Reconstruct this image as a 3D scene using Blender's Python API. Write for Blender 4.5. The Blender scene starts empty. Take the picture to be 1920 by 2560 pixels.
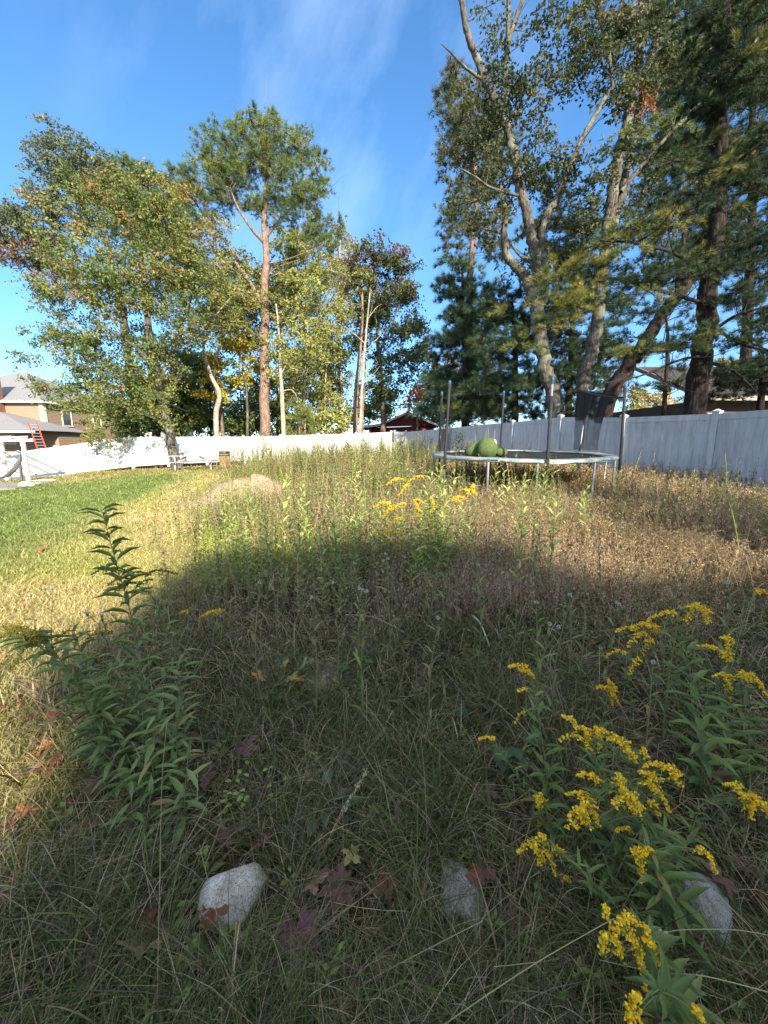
import bpy, math, random
import numpy as np
R = math.radians
rng = np.random.default_rng(7)
random.seed(7)
C = bpy.context.scene.collection

# ------------------------------------------------------------------ camera model (used to measure the place off the photograph)
CAMZ = 1.6
PITCH = R(10)
F = 961.0
cp, sp = math.cos(PITCH), math.sin(PITCH)

def ray(px, py):
    u = (px - 960) / F
    v = (1280 - py) / F
    return np.array([u, cp + v * sp, -sp + v * cp])

def P(px, py, Y):
    d = ray(px, py)
    t = Y / d[1]
    return np.array([d[0] * t, Y, CAMZ + d[2] * t])

CTRL = np.array([(0,0,0),(-2,1,-.02),(2,1,.02),(0,3,.05),(-3,4,-.06),(3,4,.18),(6,5,.35),(0,6,.15),(3.5,9.3,.42),(7.7,8.9,.55),
 (6.8,10.9,.61),(6.1,13.2,.72),(5.3,15.6,.75),(4.25,18,.7),(3.4,20.2,.68),(2.4,22.4,.65),(1.3,24.6,.64),(0,24.5,.6),(-4,24.5,.5),
 (-8.5,24.5,.37),(-10.8,24.5,.25),(-14,24.2,.1),(-17.5,24,-.05),(-20,24,-.35),(-23,24,-.62),(-27,23.5,-.75),(0,12,.4),(0,18,.55),(-5,6,0),(-5,12,.15),
 (-8,18,.2),(-10,10,-.25),(-15,15,-.4),(-18,20,-.38),(-12,4,-.5),(10,12,.6),(10,20,.7),(12,4,.5),(14,14,.6),(0,-5,0),(-8,-3,-.2),(8,-4,.3),
 (0,35,.5),(-20,35,-.6),(-30,35,-.9),(15,35,.6),(-35,15,-.9),(30,20,.6),(60,60,0),(-60,60,-.8),(0,80,0),(60,-30,0),(-60,-30,-.5),
 (0,-60,0),(120,0,0),(-120,0,-.5),(0,150,0)], float)

def hgt(x, y):
    x = np.asarray(x, float); y = np.asarray(y, float)
    sh = np.broadcast(x, y).shape
    x = np.broadcast_to(x, sh).ravel(); y = np.broadcast_to(y, sh).ravel()
    out = np.empty(x.size)
    for s in range(0, x.size, 200000):
        a = x[s:s+200000]; b = y[s:s+200000]
        d2 = (a[:, None] - CTRL[:, 0])**2 + (b[:, None] - CTRL[:, 1])**2
        w = 1.0 / (d2 + .8)**1.9
        out[s:s+200000] = (w * CTRL[:, 2]).sum(1) / w.sum(1)
    out += .012*np.sin(x*2.3+1)*np.sin(y*1.9) + .01*np.sin(x*5.1)*np.sin(y*4.3+2)
    return out.reshape(sh)

def H(x, y):
    return float(hgt(np.array([x]), np.array([y]))[0])

_T = np.concatenate([np.linspace(.5, 6, 1200), np.linspace(6, 60, 3000)[1:]])
def G(px, py):
    """the ground point seen at a pixel"""
    d = ray(px, py)
    x = d[0]*_T; y = d[1]*_T; z = CAMZ + d[2]*_T
    h = hgt(x, y)
    k = np.argmax(z < h)
    if z[k] >= h[k]: k = len(_T)-1
    return np.array([x[k], y[k], h[k]])

# ------------------------------------------------------------------ object helpers
def link(o, parent=None):
    C.objects.link(o)
    if parent is not None:
        o.parent = parent
    return o

def tag(o, label=None, cat=None, group=None, kind=None):
    if label: o['label'] = label
    if cat: o['category'] = cat
    if group: o['group'] = group
    if kind: o['kind'] = kind
    return o

def thing(name, label, cat, loc=(0, 0, 0), rz=0, group=None):
    o = bpy.data.objects.new(name, None)
    o.empty_display_size = .1
    o.location = [float(v) for v in loc]
    o.rotation_euler = (0, 0, rz)
    link(o)
    return tag(o, label, cat, group)

class MB:
    """collects geometry (vertices, faces, per-vertex tint) for one mesh object"""
    def __init__(s):
        s.V = []; s.T = []; s.Q = []; s.N = []; s.Cc = []; s.n = 0
    def add(s, V, F4=None, F3=None, col=None):
        V = np.asarray(V, float).reshape(-1, 3)
        if F4 is not None and len(F4): s.Q.append(np.asarray(F4, np.int64) + s.n)
        if F3 is not None and len(F3): s.T.append(np.asarray(F3, np.int64) + s.n)
        s.V.append(V)
        if col is None: c = np.ones((len(V), 3))
        else: c = np.broadcast_to(np.asarray(col, float), (len(V), 3))
        s.Cc.append(c)
        s.n += len(V)
        return s
    def ngon(s, V, col=None):
        V = np.asarray(V, float)
        s.N.append(np.arange(len(V)) + s.n); s.V.append(V)
        s.Cc.append(np.ones((len(V), 3)) if col is None else np.broadcast_to(np.asarray(col, float), (len(V), 3)))
        s.n += len(V)
        return s
    def box(s, c, size, rot=0, col=None, rx=0, ry=0):
        c = np.asarray(c, float); h = np.asarray(size, float) / 2
        v = np.array([[x, y, z] for z in (-1, 1) for y in (-1, 1) for x in (-1, 1)], float) * h
        v = rotm(rx, ry, rot) @ v.T
        v = v.T + c
        f = [(0,2,3,1),(4,5,7,6),(0,1,5,4),(2,6,7,3),(0,4,6,2),(1,3,7,5)]
        return s.add(v, f, col=col)
    def hexa(s, v, col=None):
        f = [(0,3,2,1),(4,5,6,7),(0,1,5,4),(1,2,6,5),(2,3,7,6),(3,0,4,7)]
        return s.add(v, f, col=col)
    def bar(s, a, b, w, h, up=(0, 0, 1), col=None):
        """rectangular bar from a to b; width w sideways, h along up"""
        a = np.asarray(a, float); b = np.asarray(b, float); up = np.asarray(up, float)
        t = b - a; t /= np.linalg.norm(t)
        sd = np.cross(t, up); sd /= (np.linalg.norm(sd) + 1e-9)
        u2 = np.cross(sd, t)
        o = [(-1,-1),(1,-1),(1,1),(-1,1)]
        v = [a + sd*w/2*i + u2*h/2*j for i, j in o] + [b + sd*w/2*i + u2*h/2*j for i, j in o]
        return s.hexa(v, col=col)
    def tube(s, pts, rad, n=8, col=None, cap=False, closed=False):
        pts = np.asarray(pts, float); k = len(pts)
        rad = np.broadcast_to(np.asarray(rad, float), (k,))
        t = np.gradient(pts, axis=0)
        if closed: t = np.roll(pts, -1, 0) - np.roll(pts, 1, 0)
        t /= (np.linalg.norm(t, axis=1)[:, None] + 1e-9)
        ref = np.array([.13, .97, .21]) if abs(t[:, 2]).mean() > .6 else np.array([.05, .08, 1.])
        u = np.cross(t, ref); u /= (np.linalg.norm(u, axis=1)[:, None] + 1e-9)
        w = np.cross(t, u)
        a = np.linspace(0, 2*np.pi, n, endpoint=False)
        V = pts[:, None] + rad[:, None, None]*(np.cos(a)[None, :, None]*u[:, None] + np.sin(a)[None, :, None]*w[:, None])
        V = V.reshape(-1, 3)
        i = np.arange(k if closed else k-1)[:, None]; j = np.arange(n)[None]
        i2 = (i+1) % k; j2 = (j+1) % n
        F4 = np.stack([i*n+j, i*n+j2, i2*n+j2, i2*n+j], -1).reshape(-1, 4)
        c = None
        if col is not None:
            c = np.asarray(col, float)
            if c.ndim == 2 and len(c) == k: c = np.repeat(c, n, 0)
        base = s.n
        s.add(V, F4, col=c)
        if cap:
            s.N.append(base + np.arange(n)[::-1]); s.N.append(base + (k-1)*n + np.arange(n))
        return s
    def lathe(s, prof, n=20, loc=(0, 0, 0), col=None, M=None):
        """prof: list of (r, z)"""
        prof = np.asarray(prof, float)
        a = np.linspace(0, 2*np.pi, n, endpoint=False)
        V = np.stack([prof[:, 0:1]*np.cos(a), prof[:, 0:1]*np.sin(a), np.repeat(prof[:, 1:2], n, 1)], -1).reshape(-1, 3)
        if M is not None: V = V @ np.asarray(M).T
        V = V + np.asarray(loc, float)
        k = len(prof)
        i = np.arange(k-1)[:, None]; j = np.arange(n)[None]; j2 = (j+1) % n
        return s.add(V, np.stack([i*n+j, i*n+j2, (i+1)*n+j2, (i+1)*n+j], -1).reshape(-1, 4), col=col)
    def build(s, name, mat, parent=None, smooth=False, world=False):
        me = bpy.data.meshes.new(name)
        V = np.concatenate(s.V) if s.V else np.zeros((0, 3))
        if parent is not None and not world:
            V = to_local(V, parent)
        Q = np.concatenate(s.Q) if s.Q else np.zeros((0, 4), np.int64)
        T = np.concatenate(s.T) if s.T else np.zeros((0, 3), np.int64)
        me.vertices.add(len(V)); me.vertices.foreach_set('co', V.ravel().astype(np.float32))
        loops = np.concatenate([Q.ravel(), T.ravel()] + [np.asarray(a) for a in s.N])
        tot = np.concatenate([np.full(len(Q), 4), np.full(len(T), 3), np.array([len(a) for a in s.N], np.int64)]).astype(np.int32)
        st = np.concatenate([[0], np.cumsum(tot)[:-1]]).astype(np.int32) if len(tot) else tot
        me.loops.add(len(loops)); me.loops.foreach_set('vertex_index', loops.astype(np.int32))
        me.polygons.add(len(tot)); me.polygons.foreach_set('loop_start', st); me.polygons.foreach_set('loop_total', tot)
        me.polygons.foreach_set('use_smooth', np.full(len(tot), bool(smooth)))
        cc = np.concatenate(s.Cc)
        ca = me.color_attributes.new('tint', 'FLOAT_COLOR', 'POINT')
        ca.data.foreach_set('color', np.concatenate([cc, np.ones((len(cc), 1))], 1).ravel().astype(np.float32))
        me.update(calc_edges=True)
        me.materials.append(mat)
        o = bpy.data.objects.new(name, me)
        return link(o, parent)

def to_local(V, parent):
    """world coordinates to a thing's own frame (empties here only move and turn about z)"""
    chain = []
    q = parent
    while q is not None:
        chain.append(q); q = q.parent
    for q in reversed(chain):
        V = V - np.array(q.location)
        a = -q.rotation_euler[2]
        if a:
            c, s = math.cos(a), math.sin(a)
            V = V @ np.array([[c, -s, 0], [s, c, 0], [0, 0, 1]]).T
    return V

def rotm(rx, ry, rz):
    cx, sx, cy, sy, cz, sz = math.cos(rx), math.sin(rx), math.cos(ry), math.sin(ry), math.cos(rz), math.sin(rz)
    return (np.array([[cz, -sz, 0], [sz, cz, 0], [0, 0, 1]]) @ np.array([[cy, 0, sy], [0, 1, 0], [-sy, 0, cy]])
            @ np.array([[1, 0, 0], [0, cx, -sx], [0, sx, cx]]))

def unit(v):
    v = np.asarray(v, float)
    return v / (np.linalg.norm(v, axis=-1, keepdims=True) + 1e-12)

def rand_frames(n, up=.0, r=rng):
    """random orthonormal frames (n,3,3): columns = length dir, width dir, normal"""
    nrm = unit(r.normal(size=(n, 3)) + np.array([0, 0, up]))
    a = unit(r.normal(size=(n, 3)))
    l = unit(a - (a*nrm).sum(1)[:, None]*nrm)
    w = np.cross(nrm, l)
    return np.stack([l, w, nrm], -1)

def frames_from(l, r=rng, nref=None):
    l = unit(l)
    a = unit(r.normal(size=l.shape)) if nref is None else np.broadcast_to(np.asarray(nref, float), l.shape) + r.normal(size=l.shape)*.15
    w = unit(np.cross(a, l)); n = np.cross(l, w)
    return np.stack([l, w, n], -1)

def scatter(mb, tv, tf, pos, frm, scl, col, quads=True):
    """place a template (k,3) at many positions with frames and scales"""
    tv = np.asarray(tv, float); tf = np.asarray(tf)
    n = len(pos); k = len(tv)
    scl = np.asarray(scl, float)
    if scl.ndim == 1: L = tv[None]*scl[:, None, None]
    else: L = tv[None]*scl[:, None, :]
    V = np.einsum('nij,nkj->nki', frm, L) + pos[:, None]
    Fc = (tf[None] + (np.arange(n)*k)[:, None, None]).reshape(-1, tf.shape[1])
    c = np.repeat(col, k, 0) if len(np.shape(col)) == 2 else col
    if quads: mb.add(V.reshape(-1, 3), F4=Fc, col=c)
    else: mb.add(V.reshape(-1, 3), F3=Fc, col=c)

# leaf templates: x along the leaf, y across, z normal
LEAF = np.array([(0,0,0),(.45,.3,.06),(1,0,-.08),(.45,-.3,.06)]); LEAF_F = np.array([(0,1,2),(0,2,3)])
BLADE_LEAF = np.array([(0,0,0),(.3,.11,.05),(.65,.09,.03),(1,0,-.12),(.65,-.09,.03),(.3,-.11,.05),(.3,0,.0),(.65,0,-.03)])
BLADE_LEAF_F = np.array([(0,1,6),(0,6,5),(1,2,7),(1,7,6),(6,7,4),(6,4,5),(2,3,7),(7,3,4)])
def needle_tpl(n, w, seed, spread=.9):
    r = np.random.default_rng(seed)
    V = []; Fc = []
    for i in range(n):
        a = 2*math.pi*i/n + r.uniform(-.3, .3); e = r.uniform(.25, spread)
        d = unit([math.cos(e)+.2, math.sin(e)*math.cos(a)*1.2, math.sin(e)*math.sin(a)*1.2])
        s = unit(np.cross(d, r.normal(size=3)))*w/2
        b = len(V)
        V += [-s + 0*d, s + 0*d, d*r.uniform(.75, 1.1)]
        Fc.append((b, b+1, b+2))
    return np.array(V), np.array(Fc)

def pal(n, cols, r=rng, jit=.12):
    cols = np.asarray(cols, float)
    c = cols[r.integers(0, len(cols), n)]
    return np.clip(c*(1 + r.normal(size=(n, 1))*jit), .004, 1)

# ------------------------------------------------------------------ materials
def newmat(name):
    m = bpy.data.materials.new(name); m.use_nodes = True
    nt = m.node_tree; nt.nodes.clear()
    out = nt.nodes.new('ShaderNodeOutputMaterial')
    return m, nt, out
def N(nt, t, **kw):
    n = nt.nodes.new(t)
    for k, v in kw.items():
        if k in n.inputs: n.inputs[k].default_value = v
        else: setattr(n, k, v)
    return n
def coords(nt, scale=(1, 1, 1)):
    tc = N(nt, 'ShaderNodeTexCoord'); mp = N(nt, 'ShaderNodeMapping'); mp.inputs['Scale'].default_value = scale
    nt.links.new(tc.outputs['Object'], mp.inputs['Vector'])
    return mp.outputs['Vector']
def noise(nt, vec, scale, detail=4, rough=.6):
    n = N(nt, 'ShaderNodeTexNoise'); n.inputs['Scale'].default_value = scale
    n.inputs['Detail'].default_value = detail; n.inputs['Roughness'].default_value = rough
    if vec is not None: nt.links.new(vec, n.inputs['Vector'])
    return n.outputs['Fac']
def ramp(nt, fac, stops):
    r = N(nt, 'ShaderNodeValToRGB')
    e = r.color_ramp.elements
    while len(e) < len(stops): e.new(.5)
    for i, (p, c) in enumerate(stops):
        e[i].position = p; e[i].color = (*c, 1) if len(c) == 3 else c
    nt.links.new(fac, r.inputs['Fac'])
    return r.outputs['Color']
def mixc(nt, a, b, fac=.5, mode='MIX'):
    m = N(nt, 'ShaderNodeMix'); m.data_type = 'RGBA'; m.blend_type = mode
    for s, i in ((fac, 0), (a, 6), (b, 7)):
        if hasattr(s, 'links'): nt.links.new(s, m.inputs[i])
        else: m.inputs[i].default_value = s if i == 0 else ((*s, 1) if len(s) == 3 else s)
    return m.outputs[2]
def bump(nt, fac, strength=.3, dist=.02):
    b = N(nt, 'ShaderNodeBump'); b.inputs['Strength'].default_value = strength; b.inputs['Distance'].default_value = dist
    nt.links.new(fac, b.inputs['Height'])
    return b.outputs['Normal']

def leaf_mat(name, trans=.35, rough=.55, gloss=.25, mul=1.0):
    m, nt, out = newmat(name)
    at = N(nt, 'ShaderNodeAttribute'); at.attribute_name = 'tint'
    p = N(nt, 'ShaderNodeBsdfPrincipled'); p.inputs['Roughness'].default_value = rough
    p.inputs['Specular IOR Level'].default_value = gloss
    col = at.outputs['Color']
    nt.links.new(col, p.inputs['Base Color'])
    if trans > 0:
        t = N(nt, 'ShaderNodeBsdfTranslucent')
        tc = mixc(nt, col, (1.25, 1.2, .55), 1.0, 'MULTIPLY')
        nt.links.new(tc, t.inputs['Color'])
        mx = N(nt, 'ShaderNodeMixShader'); mx.inputs[0].default_value = trans
        nt.links.new(p.outputs[0], mx.inputs[1]); nt.links.new(t.outputs[0], mx.inputs[2])
        nt.links.new(mx.outputs[0], out.inputs[0])
    else: nt.links.new(p.outputs[0], out.inputs[0])
    return m

def solid(name, col, rough=.6, metal=0, var=.12, scale=6, bumps=0, spec=.4, vec=(1, 1, 1)):
    m, nt, out = newmat(name)
    p = N(nt, 'ShaderNodeBsdfPrincipled'); p.inputs['Roughness'].default_value = rough; p.inputs['Metallic'].default_value = metal
    p.inputs['Specular IOR Level'].default_value = spec
    v = coords(nt, vec)
    f = noise(nt, v, scale, 6, .65)
    c = np.array(col)
    nt.links.new(ramp(nt, f, [(.3, tuple(c*(1-var))), (.7, tuple(np.minimum(c*(1+var), 1)))]), p.inputs['Base Color'])
    if bumps: nt.links.new(bump(nt, noise(nt, v, scale*4, 4), bumps), p.inputs['Normal'])
    nt.links.new(p.outputs[0], out.inputs[0])
    return m

def bark_mat(name, dark, light, scale=9, stretch=.25, lichen=None):
    m, nt, out = newmat(name)
    p = N(nt, 'ShaderNodeBsdfPrincipled'); p.inputs['Roughness'].default_value = .9; p.inputs['Specular IOR Level'].default_value = .15
    v = coords(nt, (1, 1, stretch))
    f = noise(nt, v, scale, 8, .7)
    vo = N(nt, 'ShaderNodeTexVoronoi'); vo.feature = 'DISTANCE_TO_EDGE'; vo.inputs['Scale'].default_value = scale*1.3
    nt.links.new(v, vo.inputs['Vector'])
    c = ramp(nt, f, [(.35, dark), (.62, light)])
    ed = ramp(nt, vo.outputs['Distance'], [(0, (.35, .35, .35)), (.12, (1, 1, 1))])
    c = mixc(nt, c, ed, .8, 'MULTIPLY')
    if lichen:
        lf = ramp(nt, noise(nt, coords(nt), 2.5, 5), [(.52, (0, 0, 0)), (.62, (1, 1, 1))])
        c = mixc(nt, c, lichen, lf)
    nt.links.new(c, p.inputs['Base Color'])
    nt.links.new(bump(nt, vo.outputs['Distance'], .8, .04), p.inputs['Normal'])
    nt.links.new(p.outputs[0], out.inputs[0])
    return m

M = {}
M['leaf'] = leaf_mat('leaf')
M['needle'] = leaf_mat('needle', .18, .6, .3)
M['grass'] = leaf_mat('grass', .3, .55, .4)
M['dry'] = leaf_mat('dry_stalk', .25, .85, .08)
M['petal'] = leaf_mat('petal', .25, .8, .1)
M['deadleaf'] = leaf_mat('dead_leaf', .15, .7, .2)
M['bark_pine'] = bark_mat('bark_pine', (.13, .085, .065), (.34, .235, .18), 7, .35)
M['bark_grey'] = bark_mat('bark_grey', (.055, .05, .042), (.155, .14, .115), 7, .3, (.16, .17, .13))
M['bark_pale'] = bark_mat('bark_pale', (.26, .22, .17), (.52, .46, .37), 5, .4)
M['bark_dark'] = bark_mat('bark_dark', (.016, .013, .012), (.05, .038, .034), 9, .25)
M['bark_brown'] = bark_mat('bark_brown', (.09, .065, .05), (.22, .17, .13), 8, .3)
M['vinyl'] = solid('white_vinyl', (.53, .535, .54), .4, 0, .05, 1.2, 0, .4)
M['vinyl_shaded_worn'] = solid('shaded_worn_vinyl', (.40, .425, .46), .5, 0, .22, 2.6, 0, .4, (3, 3, .7))  # shaded fence copy: darker, bluer base holds the shade; mottling is weathering
M['white_paint'] = solid('white_paint', (.72, .71, .68), .55, 0, .12, 5)
M['black_foam'] = solid('black_foam', (.02, .02, .024), .7, 0, .3, 12)
M['galv'] = solid('galvanised_steel', (.42, .42, .43), .45, .7, .25, 14)
M['blue_plastic'] = solid('blue_plastic', (.02, .075, .13), .45, 0, .15, 9)
M['mat_black'] = solid('black_mat', (.018, .018, .022), .75, 0, .4, 3)
M['table_paint'] = solid('grey_table_paint', (.27, .27, .28), .65, 0, .25, 8)  # mottled grey, set darker so the table stands out from the fence
M['concrete'] = solid('concrete', (.22, .205, .18), .9, 0, .15, 4, .3)
M['shingle'] = solid('grey_shingle', (.20, .20, .21), .9, 0, .25, 9, .3)
M['dark_shingle'] = solid('dark_shingle', (.045, .04, .038), .9, 0, .3, 9, .3)
M['glass'] = solid('window_glass', (.03, .04, .05), .08, 0, .1, 1, 0, .8)
M['orange'] = solid('orange_fibreglass', (.62, .07, .035), .45, 0, .08, 4)
M['alu'] = solid('aluminium_rung', (.45, .45, .46), .4, .8, .1, 6)
M['wood_brown'] = solid('weathered_brown_wood', (.30, .17, .10), .8, 0, .3, 8, .3, .2, (6, 6, .6))
M['black_plastic'] = solid('black_plastic', (.02, .02, .022), .4, 0, .2, 5)
M['webbing'] = solid('grey_webbing', (.20, .20, .22), .8, 0, .2, 20)
# ------------------------------------------------------------------ sun, sky, camera
SUN_EL = R(27)
SUN_D = np.array([-.39, .92]); SUN_D /= np.linalg.norm(SUN_D)      # the way the sunlight travels over the ground
sc = bpy.context.scene
w = bpy.data.worlds.new("World"); sc.world = w; w.use_nodes = True
nt = w.node_tree; nt.nodes.clear()
wo = N(nt, 'ShaderNodeOutputWorld'); bg = N(nt, 'ShaderNodeBackground'); sky = N(nt, 'ShaderNodeTexSky')
sky.sky_type = 'NISHITA'; sky.sun_disc = False; sky.sun_elevation = SUN_EL
az = math.atan2(-SUN_D[0], -SUN_D[1])       # sun azimuth, clockwise from +Y
sky.sun_rotation = az
sky.air_density = 1.0; sky.dust_density = .1; sky.ozone_density = 2.4
tc = N(nt, 'ShaderNodeTexCoord')
mp = N(nt, 'ShaderNodeMapping'); mp.inputs['Scale'].default_value = (1.0, 1.0, 1.0)
mp.inputs['Rotation'].default_value = (0, R(-38), R(20)) 
nt.links.new(tc.outputs['Generated'], mp.inputs['Vector'])
mp2 = N(nt, 'ShaderNodeMapping'); mp2.inputs['Scale'].default_value = (3.4, 2.6, 1.0)
nt.links.new(mp.outputs[0], mp2.inputs['Vector'])
f1 = noise(nt, mp2.outputs[0], 1.7, 9, .58)
# a bank of thin cirrus round one direction of the sky
dp = N(nt, 'ShaderNodeVectorMath'); dp.operation = 'DOT_PRODUCT'
cd = unit(ray(800, 170)); dp.inputs[1].default_value = tuple(float(v) for v in cd)
nrmz = N(nt, 'ShaderNodeVectorMath'); nrmz.operation = 'NORMALIZE'
nt.links.new(tc.outputs['Generated'], nrmz.inputs[0]); nt.links.new(nrmz.outputs[0], dp.inputs[0])
bank = ramp(nt, dp.outputs['Value'], [(.90, (0, 0, 0)), (1.0, (1, 1, 1))])
cl = ramp(nt, f1, [(.42, (0, 0, 0)), (.80, (1, 1, 1))])
cm = mixc(nt, bank, cl, 1.0, 'MULTIPLY')
fm = N(nt, 'ShaderNodeMath'); fm.operation = 'MULTIPLY'; fm.inputs[1].default_value = .26
nt.links.new(cm, fm.inputs[0])
hs = N(nt, 'ShaderNodeHueSaturation'); hs.inputs['Saturation'].default_value = 1.22; hs.inputs['Value'].default_value = .71
nt.links.new(sky.outputs[0], hs.inputs['Color'])
skc = mixc(nt, hs.outputs[0], (3.6, 4.4, 5.6), fm.outputs[0])
# added unseen cirrus veil behind and above the photographer, giving neutral fill light
dp2 = N(nt, 'ShaderNodeVectorMath'); dp2.operation = 'DOT_PRODUCT'; dp2.inputs[1].default_value = tuple(float(v) for v in unit([.15, -.75, .65]))
nt.links.new(nrmz.outputs[0], dp2.inputs[0])
bank2 = ramp(nt, dp2.outputs['Value'], [(.05, (0, 0, 0)), (.55, (.35, .35, .35))])
cl2 = ramp(nt, f1, [(.2, (.45, .45, .45)), (.7, (1, 1, 1))])
cm2 = mixc(nt, bank2, cl2, 1.0, 'MULTIPLY')
skc = mixc(nt, skc, (7.6, 7.2, 6.4), cm2)
# the clear autumn air: less white near the horizon than the sky model's default
sepz = N(nt, 'ShaderNodeSeparateXYZ'); nt.links.new(nrmz.outputs[0], sepz.inputs[0])
hz = ramp(nt, sepz.outputs['Z'], [(0.0, (.50, .62, .84)), (.16, (.66, .76, .92)), (.5, (1, 1, 1))])
skc = mixc(nt, skc, hz, 1.0, 'MULTIPLY')
nt.links.new(skc, bg.inputs['Color']); bg.inputs['Strength'].default_value = .15
nt.links.new(bg.outputs[0], wo.inputs[0])

sl = bpy.data.lights.new('sun', 'SUN'); sl.energy = 4.3; sl.angle = R(.9); sl.color = (1, .88, .70)
so = bpy.data.objects.new('sun', sl); link(so)
from mathutils import Vector
so.rotation_euler = Vector((SUN_D[0]*math.cos(SUN_EL), SUN_D[1]*math.cos(SUN_EL), -math.sin(SUN_EL))).to_track_quat('-Z', 'Y').to_euler()

cam = bpy.data.cameras.new('camera'); co = bpy.data.objects.new('camera', cam); link(co)
cam.sensor_fit = 'HORIZONTAL'; cam.sensor_width = 36; cam.lens = 36*F/1920; cam.clip_end = 3000; cam.clip_start = .02
co.location = (0, 0, CAMZ); co.rotation_euler = (R(90)-PITCH, 0, 0)
sc.camera = co
sc.view_settings.view_transform = 'Standard'; sc.view_settings.look = 'None'; sc.view_settings.gamma = 1
sc.view_settings.use_curve_mapping = False
sc.view_settings.exposure = 1.6
sc.cycles.max_bounces = 5; sc.cycles.diffuse_bounces = 3; sc.cycles.transmission_bounces = 3; sc.cycles.glossy_bounces = 2; sc.cycles.transparent_max_bounces = 16

# ------------------------------------------------------------------ ground
def inweeds(x, y):
    """1 inside the uncut meadow, 0 on the mown lawn"""
    xb = np.interp(y, [-2, 1, 2.2, 3.6, 5, 7, 9, 13, 18, 20.5, 24], [-1.0, -1.5, -1.75, -2.1, -2.5, -3.3, -4.3, -4.9, -6.4, -7.2, -8.5])
    wob = .25*np.sin(y*1.7) + .15*np.sin(y*4.1+1)
    return 1/(1+np.exp(-(x - xb - wob)/(.12+.02*y)))
def vnoise(x, y, s, seed=0):
    """cheap smooth value noise 0..1"""
    r = np.random.default_rng(seed); tab = r.random((64, 64))
    xs = np.asarray(x)*s + 1000.3; ys = np.asarray(y)*s + 1000.7
    xi = np.floor(xs).astype(int); yi = np.floor(ys).astype(int)
    fx = xs-xi; fy = ys-yi; fx = fx*fx*(3-2*fx); fy = fy*fy*(3-2*fy)
    a = tab[xi % 64, yi % 64]; b = tab[(xi+1) % 64, yi % 64]; c = tab[xi % 64, (yi+1) % 64]; d = tab[(xi+1) % 64, (yi+1) % 64]
    return (a*(1-fx)+b*fx)*(1-fy) + (c*(1-fx)+d*fx)*fy
def fbm(x, y, s, seed=0):
    return (vnoise(x, y, s, seed) + .5*vnoise(x, y, s*2.1, seed+1) + .25*vnoise(x, y, s*4.3, seed+2))/1.75

def lawn_colour(x, y):
    """living colour of the mown lawn: green in the middle, straw towards the meadow, the fence and underfoot"""
    g = np.array([.17, .225, .062]); st = np.array([.44, .375, .165]); yg = np.array([.30, .32, .08])
    d = np.hypot(x, y)
    wd = np.interp(y, [-2, 1, 2.2, 3.6, 5, 7, 9, 13, 18, 20.5, 24], [-1.0, -1.5, -1.75, -2.1, -2.5, -3.3, -4.3, -4.9, -6.4, -7.2, -8.5]) - x
    n = fbm(x, y, .8, 3)
    green = np.clip((wd-1.2-1.0*n)/1.6, 0, 1)*np.clip((d-4.6)/2.2, 0, 1)*np.clip((19.5-y+3*n)/3, 0, 1)
    near = np.clip(vnoise(x, y, 2.3, 9)*1.9-.75, 0, 1)*np.clip((4.5-d)/2, 0, 1)
    green = np.clip(green + .0, 0, 1)[:, None]
    mid = (np.clip(.75-(vnoise(x, y, 1.3, 5)), 0, 1)*1.2)[:, None]
    base = st*(1-mid) + yg*mid
    base = base*(1-near[:, None]) + np.array([.13, .17, .035])*near[:, None]
    return (base*(1-green) + g*green)*(1-.3*np.clip((y[:, None]-18)/3, 0, 1))*(.85+.3*fbm(x, y, 1.1, 77)[:, None])

def axis(n, near, far):
    t = np.linspace(-1, 1, n)
    return np.sinh(t*6)/math.sinh(6)*far
gx = axis(360, 0, 900); gy = axis(360, 0, 900)+3
X, Y_ = np.meshgrid(gx, gy)
Zg = hgt(X, Y_)
Zg = Zg*np.clip(1-(np.hypot(X, Y_)-150)/300, 0, 1)
xx, yy = X.ravel(), Y_.ravel()
wz = inweeds(xx, yy)[:, None]
soil = np.array([.045, .032, .020]) + np.array([.05, .04, .022])*vnoise(xx, yy, 2.5, 11)[:, None]
straw = np.array([.17, .125, .07])
inner = soil*(1-.45*np.clip((yy[:, None]-4)/3, 0, 1)) + straw*.45*np.clip((yy[:, None]-4)/3, 0, 1)
wood_floor = np.array([.06, .055, .025])
gc = lawn_colour(xx, yy)*.85*(1-wz) + inner*wz
bf = np.clip((yy-24.2)/.8, 0, 1)[:, None]
gc = gc*(1-bf) + wood_floor*bf
mb = MB()
n1 = len(gx); i = np.arange(len(gy)-1)[:, None]; j = np.arange(n1-1)[None]
mb.add(np.stack([xx, yy, Zg.ravel()], 1), F4=np.stack([i*n1+j, i*n1+j+1, (i+1)*n1+j+1, (i+1)*n1+j], -1).reshape(-1, 4), col=gc)
m, nt, out = newmat('earth_and_turf')
at = N(nt, 'ShaderNodeAttribute'); at.attribute_name = 'tint'
p = N(nt, 'ShaderNodeBsdfPrincipled'); p.inputs['Roughness'].default_value = .95; p.inputs['Specular IOR Level'].default_value = .1
v = coords(nt)
r1 = ramp(nt, noise(nt, v, 26, 8, .7), [(.3, (.5, .5, .5)), (.7, (1.5, 1.45, 1.35))])
c = mixc(nt, at.outputs['Color'], r1, 1.0, 'MULTIPLY')
r2 = ramp(nt, noise(nt, v, 140, 4, .7), [(.35, (.6, .6, .6)), (.65, (1.35, 1.35, 1.3))])
c = mixc(nt, c, r2, 1.0, 'MULTIPLY')
nt.links.new(c, p.inputs['Base Color'])
nt.links.new(bump(nt, noise(nt, v, 40, 6, .7), .7, .03), p.inputs['Normal'])
nt.links.new(p.outputs[0], out.inputs[0])
M['earth'] = m
tag(mb.build('ground', m, smooth=True), kind='structure')

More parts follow.
